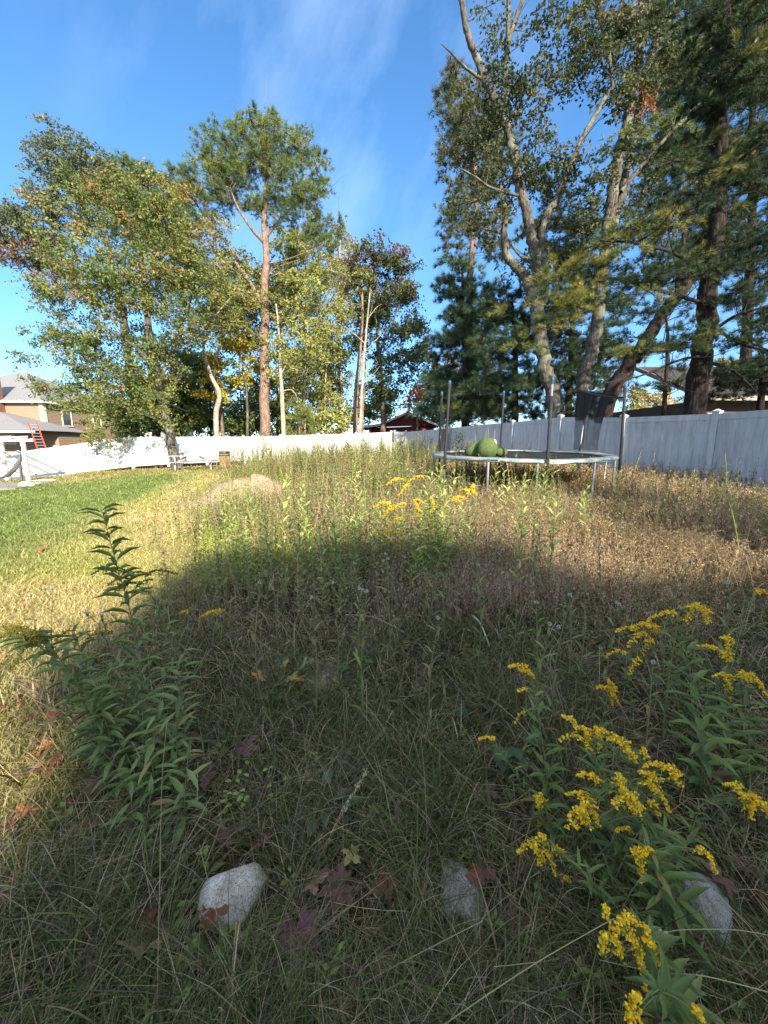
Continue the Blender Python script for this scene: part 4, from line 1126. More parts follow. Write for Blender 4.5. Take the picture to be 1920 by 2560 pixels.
# --- right group
tree('maple_tree', 'huge old forked maple with lichened grey limbs and sparse olive leaves', 17.5,
     [([(1392, 1042), (1382, 990), (1362, 915), (1350, 830), (1333, 749), (1318, 700), (1290, 665), (1266, 638), (1262, 585), (1261, 520), (1250, 460)], .36, .07),
      ([(1352, 830), (1348, 740), (1342, 665), (1330, 600), (1322, 555), (1305, 490), (1294, 433), (1282, 380), (1270, 330), (1245, 270), (1215, 205), (1190, 140), (1172, 94), (1160, 40), (1150, -20)], .24, .10, 1),
      ([(1358, 760), (1362, 680), (1353, 600), (1358, 555), (1385, 510), (1402, 480), (1420, 430), (1438, 388), (1462, 335), (1488, 288), (1510, 250), (1532, 222)], .19, .07, 1),
      ([(1255, 285), (1262, 200), (1268, 120), (1272, 0), (1275, -60)], .12, .06, 1), ([(1266, 120), (1285, 60), (1310, -10)], .11, .07, 1),
      ([(1205, 200), (1160, 165, -.4), (1130, 135, -.7), (1102, 108, -1)], .06, .012, 1), ([(1532, 225), (1522, 130), (1500, 50), (1490, -30)], .07, .04, 1),
      ([(1300, 490), (1230, 470, -.6), (1185, 440, -1), (1145, 418, -1.3)], .06, .015, 1), ([(1342, 665), (1300, 640), (1262, 590), (1225, 575), (1200, 570)], .06, .02, 1)],
     [(1250, 170, 60, 60, 0, .6), (1300, 120, 50, 50, 0, .5), (1200, 60, 30, 50, 0, .3), (1230, 300, 80, 60, 0, .8), (1330, 260, 70, 60, 0, .75), (1190, 400, 60, 60, 0, .7), (1290, 420, 90, 60, 0, .8), (1390, 420, 60, 60, 0, .7),
      (1170, 500, 40, 50, 0, .6), (1240, 560, 60, 50, 0, .7), (1400, 560, 60, 60, 0, .7), (1450, 480, 50, 50, 0, .7), (1430, 120, 70, 70, 0, .6), (1500, 60, 80, 70, 0, .7), (1480, 180, 60, 50, 0, .6), (1560, 140, 60, 70, 0, .8), (1400, 30, 50, 40, 0, .5), (1290, 660, 50, 40, 0, .6), (1600, 40, 60, 60, 0, .8)],
     'bark_grey', cols=[(.065, .08, .04), (.085, .10, .052), (.05, .07, .035)], cols2=[(.15, .13, .065)], tip=lambda c, z: np.full(len(c), .12), dens=2.6, nl=125, ls=.145, cr=.62, seed=61, bare=.15, shell=.3)
tree('maple_tree', 'tall double-stemmed grey tree rising behind the torn trampoline net', 18.0,
     [([(1452, 1040), (1458, 954), (1475, 890), (1488, 832), (1500, 740), (1510, 643), (1522, 560), (1532, 471), (1545, 400), (1562, 333), (1578, 260), (1588, 194), (1600, 120), (1612, 30), (1620, -40)], .30, .15),
      ([(1512, 640, .3), (1535, 560, .4), (1558, 470, .4), (1575, 400, .4), (1590, 320, .4), (1608, 240, .4), (1627, 150, .4), (1650, 55, .4), (1665, -30, .4)], .2, .13, 1),
      ([(1552, 480), (1600, 420), (1680, 330), (1760, 250), (1830, 180), (1920, 60)], .09, .04, 1), ([(1535, 300), (1545, 250), (1536, 200)], .05, .02, 1)],
     [(1600, 110, 70, 80, 0, .7), (1560, 250, 60, 60, 0, .6), (1660, 200, 70, 80, 0, .8), (1600, 380, 60, 60, 0, .7), (1520, 420, 50, 50, 0, .5), (1640, 520, 70, 60, 0, .6), (1700, 90, 60, 80, 0, .7), (1470, 620, 50, 50, 0, .6), (1590, 630, 50, 50, 0, .5)],
     'bark_grey', cols=[(.075, .095, .045), (.09, .11, .05)], cols2=[(.34, .14, .08)], tip=lambda c, z: np.full(len(c), .06), dens=2.5, nl=120, ls=.145, cr=.6, seed=63, bare=.1)
tree('leaning_tree', 'thick dark trunk leaning steeply right with a snapped top', 16.5,
     [([(1490, 1045), (1521, 1000), (1545, 955), (1571, 915), (1612, 855), (1654, 788), (1690, 745), (1735, 690)], .34, .20),
      ([(1690, 745), (1702, 640), (1720, 545), (1745, 470), (1790, 370), (1865, 222)], .09, .03, 1)],
     [(1735, 690, 30, 15, 0, .6), (1760, 440, 30, 30, 0, .5), (1830, 300, 30, 40, 0, .5)], 'bark_dark', cols=GR, dens=1.5, nl=30, ls=.14, cr=.5, seed=64, bare=6)
WP = [(.026, .050, .024), (.034, .06, .026), (.042, .07, .028)]
WPY = [(.15, .165, .04), (.12, .15, .04), (.20, .19, .05)]
tree('white_pine', 'large white pine with a straight dark trunk and long dark layered boughs at the right', 12.6,
     [([(1736, 1045), (1745, 960), (1758, 887), (1764, 800), (1771, 721), (1780, 650), (1791, 582), (1796, 450), (1800, 300), (1806, 100), (1810, -100)], .31, .14),
      ([(1770, 760), (1680, 735, -.8), (1560, 700, -1.6), (1450, 690, -2)], .06, .02, 1), ([(1775, 700), (1700, 640, -1), (1600, 610, -1.6), (1500, 600, -2)], .06, .02, 1),
      ([(1762, 850), (1820, 800, -.5), (1900, 770, -1), (1980, 750, -1.2)], .06, .02, 1), ([(1760, 890), (1700, 900, -.8), (1600, 940, -1.2), (1500, 960, -1.3)], .045, .015, 1), ([(1764, 905), (1830, 925, -.5), (1900, 990, -1)], .06, .02, 1),
      ([(1768, 800), (1850, 860, -1), (1960, 880, -1)], .05, .02, 1), ([(1796, 470), (1850, 400, -1), (1940, 330, -1.5)], .06, .02, 1), ([(1796, 420), (1700, 400, -1), (1640, 420, -1.6)], .05, .02, 1)],
     [(1850, 620, 110, 50), (1700, 660, 110, 45, -1), (1560, 680, 90, 38, -1.6), (1440, 700, 75, 35, -2), (1480, 770, 60, 30, -2, .8), (1660, 560, 80, 40, -1), (1830, 500, 100, 50), (1920, 560, 60, 60, -1), (1860, 720, 110, 32, -.8), (1890, 800, 70, 22, -1, .7),
      (1700, 470, 80, 40, -1), (1850, 380, 110, 60), (1900, 250, 90, 80, -1), (1800, 150, 100, 70), (1740, 260, 70, 60, 0, .8), (1890, 80, 90, 90, -1), (1730, 60, 60, 60, 0, .8), (1380, 790, 55, 30, -2.2, .8), (1640, 720, 60, 22, -1.6, .7), (1340, 840, 50, 35, -2.2, .9), (1400, 740, 70, 35, -2.1, .8), (1500, 720, 70, 35, -1.8, .9), (1700, 880, 60, 28, -1.2, .8), (1780, 830, 60, 28, -1.2, .8), (1860, 830, 70, 28, -1.2, .8), (1850, 860, 90, 16, -1, .5), (1620, 860, 60, 18, -1, .35), (1880, 930, 70, 25, -.6, .6), (1560, 880, 70, 25, -1.5, .5), (1540, 600, 80, 40, -1.5, .8), (1640, 380, 70, 60, -1, .6), (1620, 790, 60, 30, -1.2, .6), (1700, 820, 60, 30, -1, .6)],
     'bark_dark', 'pine', cols=WP, cols2=WPY, tip=lambda c, z: .10+.4*(c[:, 0] < 7.6), dens=4.0, nl=120, ls=.165, cr=.55, seed=65, bare=.35, flat=.30, tw=.9)
tree('pine_tree', 'tall thin pitch pine with ragged grey-green tufts left of the forked maple', 27,
     [([(1165, 1070), (1168, 900), (1172, 760), (1178, 654), (1186, 570), (1190, 480), (1185, 380), (1170, 280), (1150, 200)], .28, .05), ([(1186, 580), (1140, 560), (1110, 580)], .05, .02, 1)],
     [(1140, 215, 30, 30), (1150, 270, 45, 45), (1160, 350, 50, 40), (1130, 420, 25, 30), (1190, 300, 40, 50), (1220, 420, 50, 50), (1135, 560, 35, 45), (1120, 620, 28, 30), (1200, 540, 45, 50), (1240, 350, 50, 50), (1150, 480, 30, 30), (1230, 600, 40, 40)],
     'bark_pine', 'pine', cols=[(.10, .12, .055), (.08, .10, .05), (.13, .14, .07)], dens=1.9, nl=75, ls=.34, cr=.65, seed=67, bare=.5)
tree('spruce_tree', 'dense dark bluish conifer at the left edge of the right-hand trees', 23,
     [([(1165, 1075), (1162, 900), (1158, 760), (1155, 660)], .22, .04)],
     [(1155, 690, 30, 45), (1155, 750, 55, 50), (1165, 820, 70, 50), (1150, 880, 70, 45), (1190, 930, 80, 50), (1120, 960, 55, 40), (1180, 1010, 90, 40), (1225, 780, 40, 60), (1100, 1020, 45, 35)],
     'bark_dark', 'pine', cols=[(.06, .115, .07), (.075, .13, .07), (.09, .14, .07)], dens=2.6, nl=90, ls=.32, cr=.65, seed=68, flat=.45)
tree('spruce_tree', 'dark conifer mass behind the left trampoline poles', 19,
     [([(1290, 1060), (1288, 950), (1285, 830), (1280, 740)], .2, .04)],
     [(1280, 760, 45, 50), (1290, 830, 75, 55), (1260, 900, 80, 50), (1310, 960, 90, 55), (1240, 990, 80, 45), (1300, 1020, 90, 40), (1180, 1020, 45, 40, 1)],
     'bark_dark', 'pine', cols=[(.05, .085, .045), (.065, .10, .045)], cols2=WPY, tip=lambda c, z: np.full(len(c), .08), dens=3.0, nl=95, ls=.28, cr=.6, seed=69, flat=.4)
tree('spruce_tree', 'dark conifer mass between the forked maple and the net', 21,
     [([(1420, 1060), (1425, 950), (1430, 800), (1435, 650)], .2, .04)],
     [(1430, 600, 50, 50), (1425, 680, 60, 50), (1420, 760, 70, 50), (1430, 850, 80, 60), (1410, 930, 90, 50), (1450, 1000, 100, 40), (1520, 900, 60, 50), (1500, 780, 50, 40), (1370, 520, 50, 50, 0, .7), (1480, 560, 50, 60, 0, .7)],
     'bark_dark', 'pine', cols=[(.045, .08, .04), (.06, .095, .042)], cols2=WPY, tip=lambda c, z: np.full(len(c), .10), dens=2.8, nl=85, ls=.30, cr=.65, seed=70, flat=.4)
tree('white_pine', 'shadowy white pine deep behind the upper right boughs', 22,
     [([(1870, 1040), (1870, 800), (1880, 500), (1880, 200)], .3, .1)],
     [(1880, 120, 110, 100), (1780, 330, 90, 80), (1890, 450, 90, 90), (1740, 560, 90, 60, 0, .8), (1860, 640, 100, 50), (1680, 280, 60, 90, 0, .9), (1620, 480, 60, 60, 0, .7), (1660, 680, 70, 40, 0, .7), (1900, 760, 80, 40, 0, .8), (1740, 90, 70, 80, 0, .8)],
     'bark_dark', 'pine', cols=WP, cols2=[(.11, .13, .045)], tip=lambda c, z: np.full(len(c), .2), dens=1.9, nl=90, ls=.34, cr=.8, seed=71, flat=.4)
tree('green_bush', 'sunlit yellowish shrubs far off in the gap left of the large pine trunk', 36,
     [([(1620, 1060), (1622, 1030), (1620, 1000)], .1, .03)],
     [(1600, 1020, 50, 22), (1660, 1010, 50, 26), (1580, 985, 30, 20), (1690, 1030, 50, 15), (1640, 985, 40, 20, 0, .6)],
     'bark_brown', cols=[(.40, .36, .16), (.34, .33, .12), (.44, .27, .17)], dens=2.2, nl=110, ls=.22, cr=.65, seed=72, cat='bush')
tree('green_bush', 'pale sunlit treetop far off right of the large pine trunk', 38,
     [([(1830, 1060), (1832, 980), (1830, 930)], .12, .03)],
     [(1830, 925, 70, 22), (1890, 915, 50, 20), (1790, 940, 40, 22)],
     'bark_brown', cols=[(.34, .31, .14), (.26, .26, .10)], dens=2.0, nl=110, ls=.22, cr=.65, seed=73, cat='bush')
tree('spruce_tree', 'black-green low conifer covering the roof of the dark house', 14.5,
     [([(1905, 1040), (1905, 960), (1900, 850)], .15, .04)],
     [(1880, 930, 80, 40), (1950, 880, 70, 60), (1830, 960, 40, 25, 0, .6), (1900, 980, 80, 25, 0, .6), (1800, 930, 50, 30, 0, .7), (1850, 960, 70, 30), (1790, 990, 35, 16, 0, .6)],
     'bark_dark', 'pine', cols=[(.02, .035, .022), (.028, .045, .026)], dens=3.2, nl=85, ls=.22, cr=.5, seed=75, flat=.4)
tree('spruce_tree', 'dark sparse conifer boughs hanging in the gap right of the leaning trunk', 15.5,
     [([(1665, 1050), (1668, 900), (1665, 780)], .10, .03)],
     [(1640, 860, 60, 35, 0, 1), (1600, 950, 50, 30, 0, .8), (1690, 930, 50, 45, 0, 1.2), (1660, 790, 60, 35, 0, 1), (1720, 970, 40, 30, 0, 1)],
     'bark_dark', 'pine', cols=[(.03, .05, .028), (.05, .07, .035)], dens=2.6, nl=60, ls=.2, cr=.5, seed=76, flat=.35, bare=1.0)
# unseen trees added out of frame to dapple the meadow and the fence
for k_, (x_, y_, zc, s_) in enumerate(((10.6, -7.4, 7.6, 3.0), (15.5, 3.0, 7.0, 3.2))):
    root_px = None
    rr = np.random.default_rng(90+k_)
    root = thing('oak_tree', 'unseen oak added for dappled shade beside the house, standing %s' % ('nearest the house', 'behind the fence corner', 'farthest from the house')[k_], 'tree', (x_, y_, H(x_, y_)))
    tmb = MB(); tmb.tube([(x_, y_, H(x_, y_)-.1), (x_+.1, y_, zc*.5), (x_, y_+.1, zc+s_*.5)], [.25, .2, .06], 10)
    n_ = int(9*s_); d = unit(rr.normal(size=(n_, 3)))*rr.random((n_, 1))**.4*np.array([s_, s_, s_*.8])+np.array((x_, y_, zc+.5))
    for q_ in d: tmb.tube([(x_, y_, zc*.7), (q_+np.array((x_, y_, zc)))/2, q_], [.06, .04, .01], 4)
    tmb.build('trunk', M['bark_grey'], root, smooth=True)
    idx = np.repeat(np.arange(n_), 70); pos = d[idx]+rr.normal(size=(len(idx), 3))*np.array([.4, .4, .25])
    fm = MB(); scatter(fm, LEAF, LEAF_F, pos, rand_frames(len(idx), .5, rr), .2*rr.uniform(.7, 1.3, len(idx)), pal(len(idx), OL, rr), quads=False)
    fm.build('crown', M['leaf'], root)
# ------------------------------------------------------------------ grass and meadow (nobody could count it: stuff)
def curve(pos, L, phi, th0, th1, nseg):
    n = len(pos); pts = [pos]; p = pos.copy()
    for k in range(nseg):
        th = th0 + th1*((k+.5)/nseg)**1.3
        st = np.stack([np.sin(th)*np.cos(phi), np.sin(th)*np.sin(phi), np.cos(th)], 1)
        p = p + st*(L/nseg)[:, None]; pts.append(p)
    return np.stack(pts, 1)            # n, nseg+1, 3
def ribbons(mb, pts, wd, c0, c1, phi=None, tipw=.08, r=rng):
    n, k, _ = pts.shape
    a = r.uniform(0, 2*np.pi, n)
    sd = np.stack([np.cos(a), np.sin(a), np.zeros(n)], 1)
    t = np.linspace(0, 1, k)
    w_ = wd[:, None]*(1-(1-tipw)*t[None]**1.6)/2
    V = np.stack([pts-sd[:, None]*w_[..., None], pts+sd[:, None]*w_[..., None]], 2)     # n,k,2,3
    base = (np.arange(n)*k*2)[:, None, None]; i = np.arange(k-1)[None, :, None]
    Fq = base + i*2 + np.array([0, 1, 3, 2])[None, None]
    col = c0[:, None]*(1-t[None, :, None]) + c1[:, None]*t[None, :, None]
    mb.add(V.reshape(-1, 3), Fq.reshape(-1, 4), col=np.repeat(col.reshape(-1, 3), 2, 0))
def polar(n, r0, r1, pw=0., a0=-54, a1=54, r=rng):
    """pw 0: even on the picture (1/r^2); larger pw: more far away"""
    u = r.random(n)
    if pw == 0: d = r0*(r1/r0)**u
    else: d = (r0**pw+(r1**pw-r0**pw)*u)**(1/pw)
    a = np.radians(r.uniform(a0, a1, n))
    return d*np.sin(a), d*np.cos(a)

STRAW = np.array([(.42, .31, .15), (.36, .26, .13), (.48, .38, .20), (.30, .20, .11)])
DRY = np.array([(.30, .23, .15), (.245, .18, .12), (.35, .275, .18), (.19, .14, .10)])
DKG = np.array([(.085, .115, .030), (.12, .155, .036), (.06, .085, .026), (.16, .18, .05)])
OLV = np.array([(.17, .19, .07), (.13, .16, .055), (.21, .21, .09), (.10, .125, .045)])

def clear(x, y):
    """keep stalks off the stones"""
    k = np.ones(len(x), bool)
    for sx, sy, sr in STONES: k &= np.hypot(x-sx, y-sy) > sr*.95
    return k
s1, s2, s3 = G(588, 2262), G(1152, 2250), G(1735, 2265)
STONES = [(s1[0], s1[1]-.03, .19), (s2[0], s2[1]-.02, .14), (s3[0], s3[1], .19), (g0[0], g0[1]-.1, .12)]

# lawn blades
x, y = polar(260000, .9, 30, .35, -75, -2)
k = (rng.random(len(x)) > inweeds(x, y)) & (y < 24); x, y = x[k], y[k]
d = np.hypot(x, y); n = len(x)
c = lawn_colour(x, y)*(1+rng.normal(size=(n, 1))*.22)
kk = rng.random(n) < .15*(d < 6); c[kk] = STRAW[rng.integers(0, 4, kk.sum())]*1.05
mb = MB(); pos = np.stack([x, y, hgt(x, y)-.003], 1)
L_ = rng.uniform(.03, .075, n)*(1+.03*d)*(1+.8*(rng.random(n) < .06))
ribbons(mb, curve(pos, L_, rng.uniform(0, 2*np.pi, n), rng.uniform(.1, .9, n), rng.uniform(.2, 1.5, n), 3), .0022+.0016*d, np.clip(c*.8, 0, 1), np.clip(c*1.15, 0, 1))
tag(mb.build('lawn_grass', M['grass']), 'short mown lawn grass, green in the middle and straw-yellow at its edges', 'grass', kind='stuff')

# long shaded grass round the stones
x, y = polar(175000, .45, 4.6, .5, -80, 85)
k = (rng.random(len(x)) < inweeds(x+.35, y)) & clear(x, y) & (rng.random(len(x)) < np.clip(3.7-y+.4*np.sin(x*2), .12, 1)); x, y = x[k], y[k]
d = np.hypot(x, y); n = len(x)
tuft = vnoise(x, y, 3.2, 21)
k = rng.random(n) < .25+.75*np.clip(1.9*tuft-.25, 0, 1); x, y, d, tuft = x[k], y[k], d[k], tuft[k]; n = len(x)
g = DKG[rng.integers(0, 4, n)]*.8; sr = DRY[rng.integers(0, 4, n)]
sel = rng.random(n) < .14+.32*vnoise(x, y, 1.6, 22)+.15*np.clip(-x-.6, 0, 1)
c = np.where(sel[:, None], sr*1.05, g)*(1+rng.normal(size=(n, 1))*.3)
pos = np.stack([x, y, hgt(x, y)-.01], 1)
L_ = rng.gamma(6, .027, n)*(.7+.6*tuft)
phi = 2*np.pi*(vnoise(x, y, 1.5, 23)+.35*rng.normal(size=n))
mb = MB(); pts = curve(pos, L_, phi, rng.uniform(0, .7, n), rng.uniform(.5, 2.0, n), 5)
pts[..., 2] = np.maximum(pts[..., 2], pos[:, None, 2]+.004)
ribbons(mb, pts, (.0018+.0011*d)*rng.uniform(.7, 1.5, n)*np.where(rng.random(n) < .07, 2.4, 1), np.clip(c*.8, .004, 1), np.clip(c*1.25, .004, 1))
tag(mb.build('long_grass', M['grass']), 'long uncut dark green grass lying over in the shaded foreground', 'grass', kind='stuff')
# matted thatch and dead stems between it
x, y = polar(28000, .45, 6.5, .5, -80, 85)
k = (rng.random(len(x)) < inweeds(x+.3, y)) & clear(x, y); x, y = x[k], y[k]; n = len(x); d = np.hypot(x, y)
pos = np.stack([x, y, hgt(x, y)+rng.uniform(.005, .07, n)], 1)
c = np.concatenate([STRAW, STRAW, DRY, DRY*.6])[rng.integers(0, 16, n)]*1.0
mb = MB(); pts = curve(pos, rng.gamma(4, .04, n), rng.uniform(0, 6.3, n), rng.uniform(1.1, 1.65, n), rng.uniform(-.4, .4, n), 4)
ribbons(mb, pts, .0014+.0011*d, c, c*1.1, tipw=.5)
tag(mb.build('thatch', M['dry']), 'flattened dead straw-coloured stems matted among the shaded grass', 'dead grass', kind='stuff')

# feathery dry grass of the meadow
def drygrass(name, label, n, r0, r1, pw, hfun, cfun, dens, nf=9, mat='dry', a0=-54, a1=54, fl=.02, spread=.05):
    x, y = polar(n, r0, r1, pw, a0, a1)
    k = (rng.random(n) < inweeds(x, y)*dens(x, y)) & (np.hypot((x-MX)/1.75, (y-MY)/1.25) > .6+.45*rng.random(n)) & (y < 24.3)
    fx = np.interp(y, [0, 6.7, 8.95, 10.95, 13.1, 15.3, 17.6, 20, 22.4, 24.6], [8, 7.9, 7.6, 6.7, 5.9, 5.0, 4.1, 3.3, 2.4, 1.3]); k &= x < fx-.1
    x, y = x[k], y[k]; n = len(x); d = np.hypot(x, y)
    Lh = hfun(x, y)*rng.uniform(.6, 1.15, n)
    pos = np.stack([x, y, hgt(x, y)-.01], 1); phi = 2*np.pi*(vnoise(x, y, .7, 31)+.4*rng.normal(size=n))
    pts = curve(pos, Lh, phi, rng.uniform(0, .35, n), rng.uniform(.1, .9, n), 4)
    c = cfun(x, y, n)
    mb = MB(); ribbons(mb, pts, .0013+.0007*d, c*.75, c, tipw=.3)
    t = rng.uniform(.45, 1, (n, nf)); i = np.minimum((t*4).astype(int), 3); f = t*4-i
    ar = np.arange(n)[:, None]
    pp = pts[ar, i]*(1-f[..., None])+pts[ar, i+1]*f[..., None]
    pp = pp + rng.normal(size=pp.shape)*(spread*(1.15-t))[..., None]*Lh[:, None, None]*1.6
    pp = pp.reshape(-1, 3); m_ = len(pp); dd = np.repeat(d, nf)
    cc = np.repeat(c, nf, 0)*(1.1+rng.normal(size=(m_, 1))*.2)
    l = unit(rng.normal(size=(m_, 3))+np.array([0, 0, .9]))
    scatter(mb, LEAF*np.array([1, .55, 1]), LEAF_F, pp, frames_from(l), (fl*.5+.0035*dd)*rng.uniform(.6, 1.4, m_), np.clip(cc, .004, 1), quads=False)
    return tag(mb.build(name, M[mat]), label, 'dry grass', kind='stuff')
def rightish(x, y): return 1/(1+np.exp(-(x-.10*y-.3)/.5))
def hdry(x, y):
    return np.interp(y, [2.5, 3.4, 5, 8, 12, 20], [.25, .48, .58, .62, .55, .6])*(1-.22*rightish(x, y))*(.55+.9*vnoise(x, y, 1.1, 33))
def cdry(x, y, n):
    c = DRY[rng.integers(0, 4, n)]*1.15
    warm = np.clip(vnoise(x, y, .55, 34)*1.6-.4, 0, 1)[:, None]
    c = c*(1-.6*warm) + STRAW[rng.integers(0, 4, n)]*.6*warm
    g = (np.clip(vnoise(x, y, .9, 35)*1.5-.6, 0, 1)*(1-rightish(x, y)))[:, None]
    return (c*(1-.6*g) + OLV[rng.integers(0, 4, n)]*.6*g)*(1+rng.normal(size=(n, 1))*.12)
drygrass('pink_grass', 'fine pinkish straw-coloured feathery grass right of the meadow centre', 30000, 2.9, 8, .6, lambda x, y: np.full(len(x), .46), lambda x, y, n: np.array([(.36, .265, .195), (.30, .22, .165), (.42, .32, .235)])[rng.integers(0, 3, n)]*(1+rng.normal(size=(n, 1))*.12),
         lambda x, y: np.exp(-((x-.32*y+.1)/1.1)**2)*np.clip((y-2.9)/.6, 0, 1)*np.clip(2*vnoise(x, y, 1.3, 51)+.1, .2, 1), nf=12, fl=.014, spread=.035)
drygrass('meadow_grass', 'feathery brown dry grass filling the uncut meadow', 78000, 2.6, 24, .5, hdry, cdry,
         lambda x, y: np.clip((y-2.5-.4*np.sin(x*2.2)-.12*np.abs(x))/.9, 0, 1)*(.22+.78*rightish(x, y))*(1-.75*np.exp(-((x+.45*y-.3)/.8)**2)*(y > 4))*np.clip(2.2*vnoise(x, y, 1.7, 36)+.1, .35, 1), a0=-54, a1=80)
# green flush on the lawn edge of the meadow
def cg(x, y, n): return np.array([(.28, .38, .05), (.34, .41, .07), (.22, .33, .045), (.40, .37, .10)])[rng.integers(0, 4, n)]*(1+rng.normal(size=(n, 1))*.15)
def edge(x, y):
    xb = np.interp(y, [-2, 1, 2.2, 3.6, 5, 7, 9, 13, 18, 20.5, 24], [-1.0, -1.5, -1.75, -2.1, -2.5, -3.3, -4.3, -4.9, -6.4, -7.2, -8.5])
    return np.exp(-((x-xb-.8)/.85)**2)*np.clip((y-3.7)/1.2, 0, 1)
drygrass('edge_grass', 'bright green and straw knee-high grass along the lawn side of the meadow', 70000, 3.5, 20, .4, lambda x, y: np.full(len(x), .36), cg, lambda x, y: edge(x, y)*.9, nf=2, mat='grass', a0=-50, a1=0)

# forbs: leafy stems massed through the middle
def forbs(name, label, n, r0, r1, pw, hfun, cols, dens, nl=16, ll=.075, lw=.55, a0=-54, a1=54, up=1.1):
    x, y = polar(n, r0, r1, pw, a0, a1)
    k = (rng.random(n) < inweeds(x, y)*dens(x, y)) & (np.hypot((x-MX)/1.75, (y-MY)/1.25) > .95) & (y < 24)
    fx = np.interp(y, [0, 6.7, 8.95, 10.95, 13.1, 15.3, 17.6, 20, 22.4, 24.6], [8, 7.9, 7.6, 6.7, 5.9, 5.0, 4.1, 3.3, 2.4, 1.3]); k &= x < fx-.2
    x, y = x[k], y[k]; n = len(x); d = np.hypot(x, y)
    Lh = hfun(x, y)*rng.uniform(.55, 1.2, n)
    pos = np.stack([x, y, hgt(x, y)-.01], 1)
    pts = curve(pos, Lh, rng.uniform(0, 6.3, n), rng.uniform(0, .12, n), rng.uniform(-.1, .3, n), 4)
    cols = np.asarray(cols); c = cols[rng.integers(0, len(cols), n)]*(1+rng.normal(size=(n, 1))*.12)
    mb = MB(); ribbons(mb, pts, .0035+.0011*d, c*.9, c, tipw=.4)
    t = np.linspace(.12, 1, nl)[None]+rng.uniform(-.03, .03, (n, nl)); t = np.clip(t, 0, 1); i = np.minimum((t*4).astype(int), 3); f = t*4-i
    ar = np.arange(n)[:, None]; pp = (pts[ar, i]*(1-f[..., None])+pts[ar, i+1]*f[..., None]).reshape(-1, 3)
    m_ = len(pp); a = (np.arange(nl)[None]*2.4+rng.uniform(0, 6, (n, 1))).ravel()+rng.normal(size=m_)*.3
    l = np.stack([np.cos(a), np.sin(a), rng.uniform(.2, up, m_)], 1)
    cc = np.repeat(c, nl, 0)*(1+rng.normal(size=(m_, 1))*.15)
    sz = ll*(1.25-.8*t.ravel())*rng.uniform(.6, 1.2, m_)*(1+.02*np.repeat(d, nl))
    scatter(mb, LEAF*np.array([1, lw, 1]), LEAF_F, pp, frames_from(l, nref=(0, 0, 1)), sz, np.clip(cc, .004, 1), quads=False)
    return tag(mb.build(name, M['grass']), label, 'weeds', kind='stuff')
mid = lambda x, y: np.clip((y-3.0-.35*np.abs(x+.3))/.8, 0, 1)*(1-.8*rightish(x, y))*np.clip(2.4*vnoise(x, y, 1.4, 41)-.35, .08, 1.2)
YGR_ = np.array([(.28, .31, .09), (.24, .29, .08), (.34, .34, .12)])
forbs('meadow_weeds', 'massed olive-green leafy weeds in the middle of the meadow', 14000, 2.9, 24, .7,
      lambda x, y: np.interp(y, [3, 4, 6, 10, 14, 20], [.55, .70, .78, .85, 1.1, 1.2])*(.7+.6*vnoise(x, y, 1.6, 43)), np.concatenate([OLV*1.5, OLV*1.2, YGR_*1.1, DRY[:2], STRAW[:2]]), mid, nl=22, ll=.085)
forbs('brown_weeds', 'massed brown seeding weeds in the meadow', 6500, 2.9, 22, .7,
      lambda x, y: np.interp(y, [3, 4, 6, 10, 14, 20], [.45, .62, .62, .6, .8, .8]), DRY, lambda x, y: mid(x, y)*.8+.1, nl=34, ll=.028, lw=.9)
forbs('ground_weeds', 'low broad green weeds among the shaded foreground grass', 1500, .8, 5, .5,
      lambda x, y: np.full(len(x), .12), DKG*1.4, lambda x, y: .5*vnoise(x, y, 1.8, 45), nl=7, ll=.055, lw=.9, up=.5)

# ------------------------------------------------------------------ single plants
def Gh(px, py, hh):
    d = ray(px, py); x = d[0]*_T; y = d[1]*_T; z = CAMZ+d[2]*_T
    h = hgt(x, y)+hh; k = int(np.argmax(z < h)); return np.array([x[k], y[k], h[k]-hh])
LG = [(.13, .19, .05), (.11, .175, .05), (.155, .21, .055)]
LB = [(.16, .22, .075), (.185, .245, .085), (.13, .19, .065)]
GOLD = [(.92, .60, .02), (.85, .50, .015), (.95, .68, .05), (.92, .60, .02), (.85, .50, .015), (.95, .68, .05), (.50, .32, .05), (.45, .42, .08)]
OLDG = [(.17, .17, .04), (.14, .15, .04), (.24, .20, .03)]
def leafy(mb, path, n, ll, lw, cols, r, t0=.08, t1=.99, lift=(.1, .6), top=.5, tpl=(BLADE_LEAF, BLADE_LEAF_F), droop=0):
    t = np.linspace(t0, t1, n); k = len(path)-1
    i = np.minimum((t*k).astype(int), k-1); f = (t*k-i)[:, None]
    p = path[i]*(1-f)+path[i+1]*f
    a = np.arange(n)*2.4+r.uniform(0, 6)+r.normal(size=n)*.2
    l = np.stack([np.cos(a), np.sin(a), r.uniform(*lift, n)], 1)
    sz = ll*np.interp(t, [0, .25, .7, 1], [.55, 1, .95, top])*r.uniform(.8, 1.15, n)
    S = np.stack([sz, sz*lw, sz*(1+droop)], 1)
    c = np.asarray(cols)[r.integers(0, len(cols), n)]*(1+r.normal(size=(n, 1))*.15)
    dead = r.random(n) < np.clip(.45-t*1.3, .02, .4); c[dead] = np.array([(.24, .17, .08), (.28, .24, .08), (.16, .10, .06)])[r.integers(0, 3, int(dead.sum()))]
    q_ = tpl[1].shape[1] == 4
    scatter(mb, tpl[0], tpl[1], p, frames_from(l, r, nref=(0, 0, 1)), S, np.clip(c, .004, 1), quads=False)
FLO = np.array([(-.5, 0, 0), (0, .5, 0), (.5, 0, 0), (0, -.5, 0), (0, 0, .5), (0, 0, -.5)])
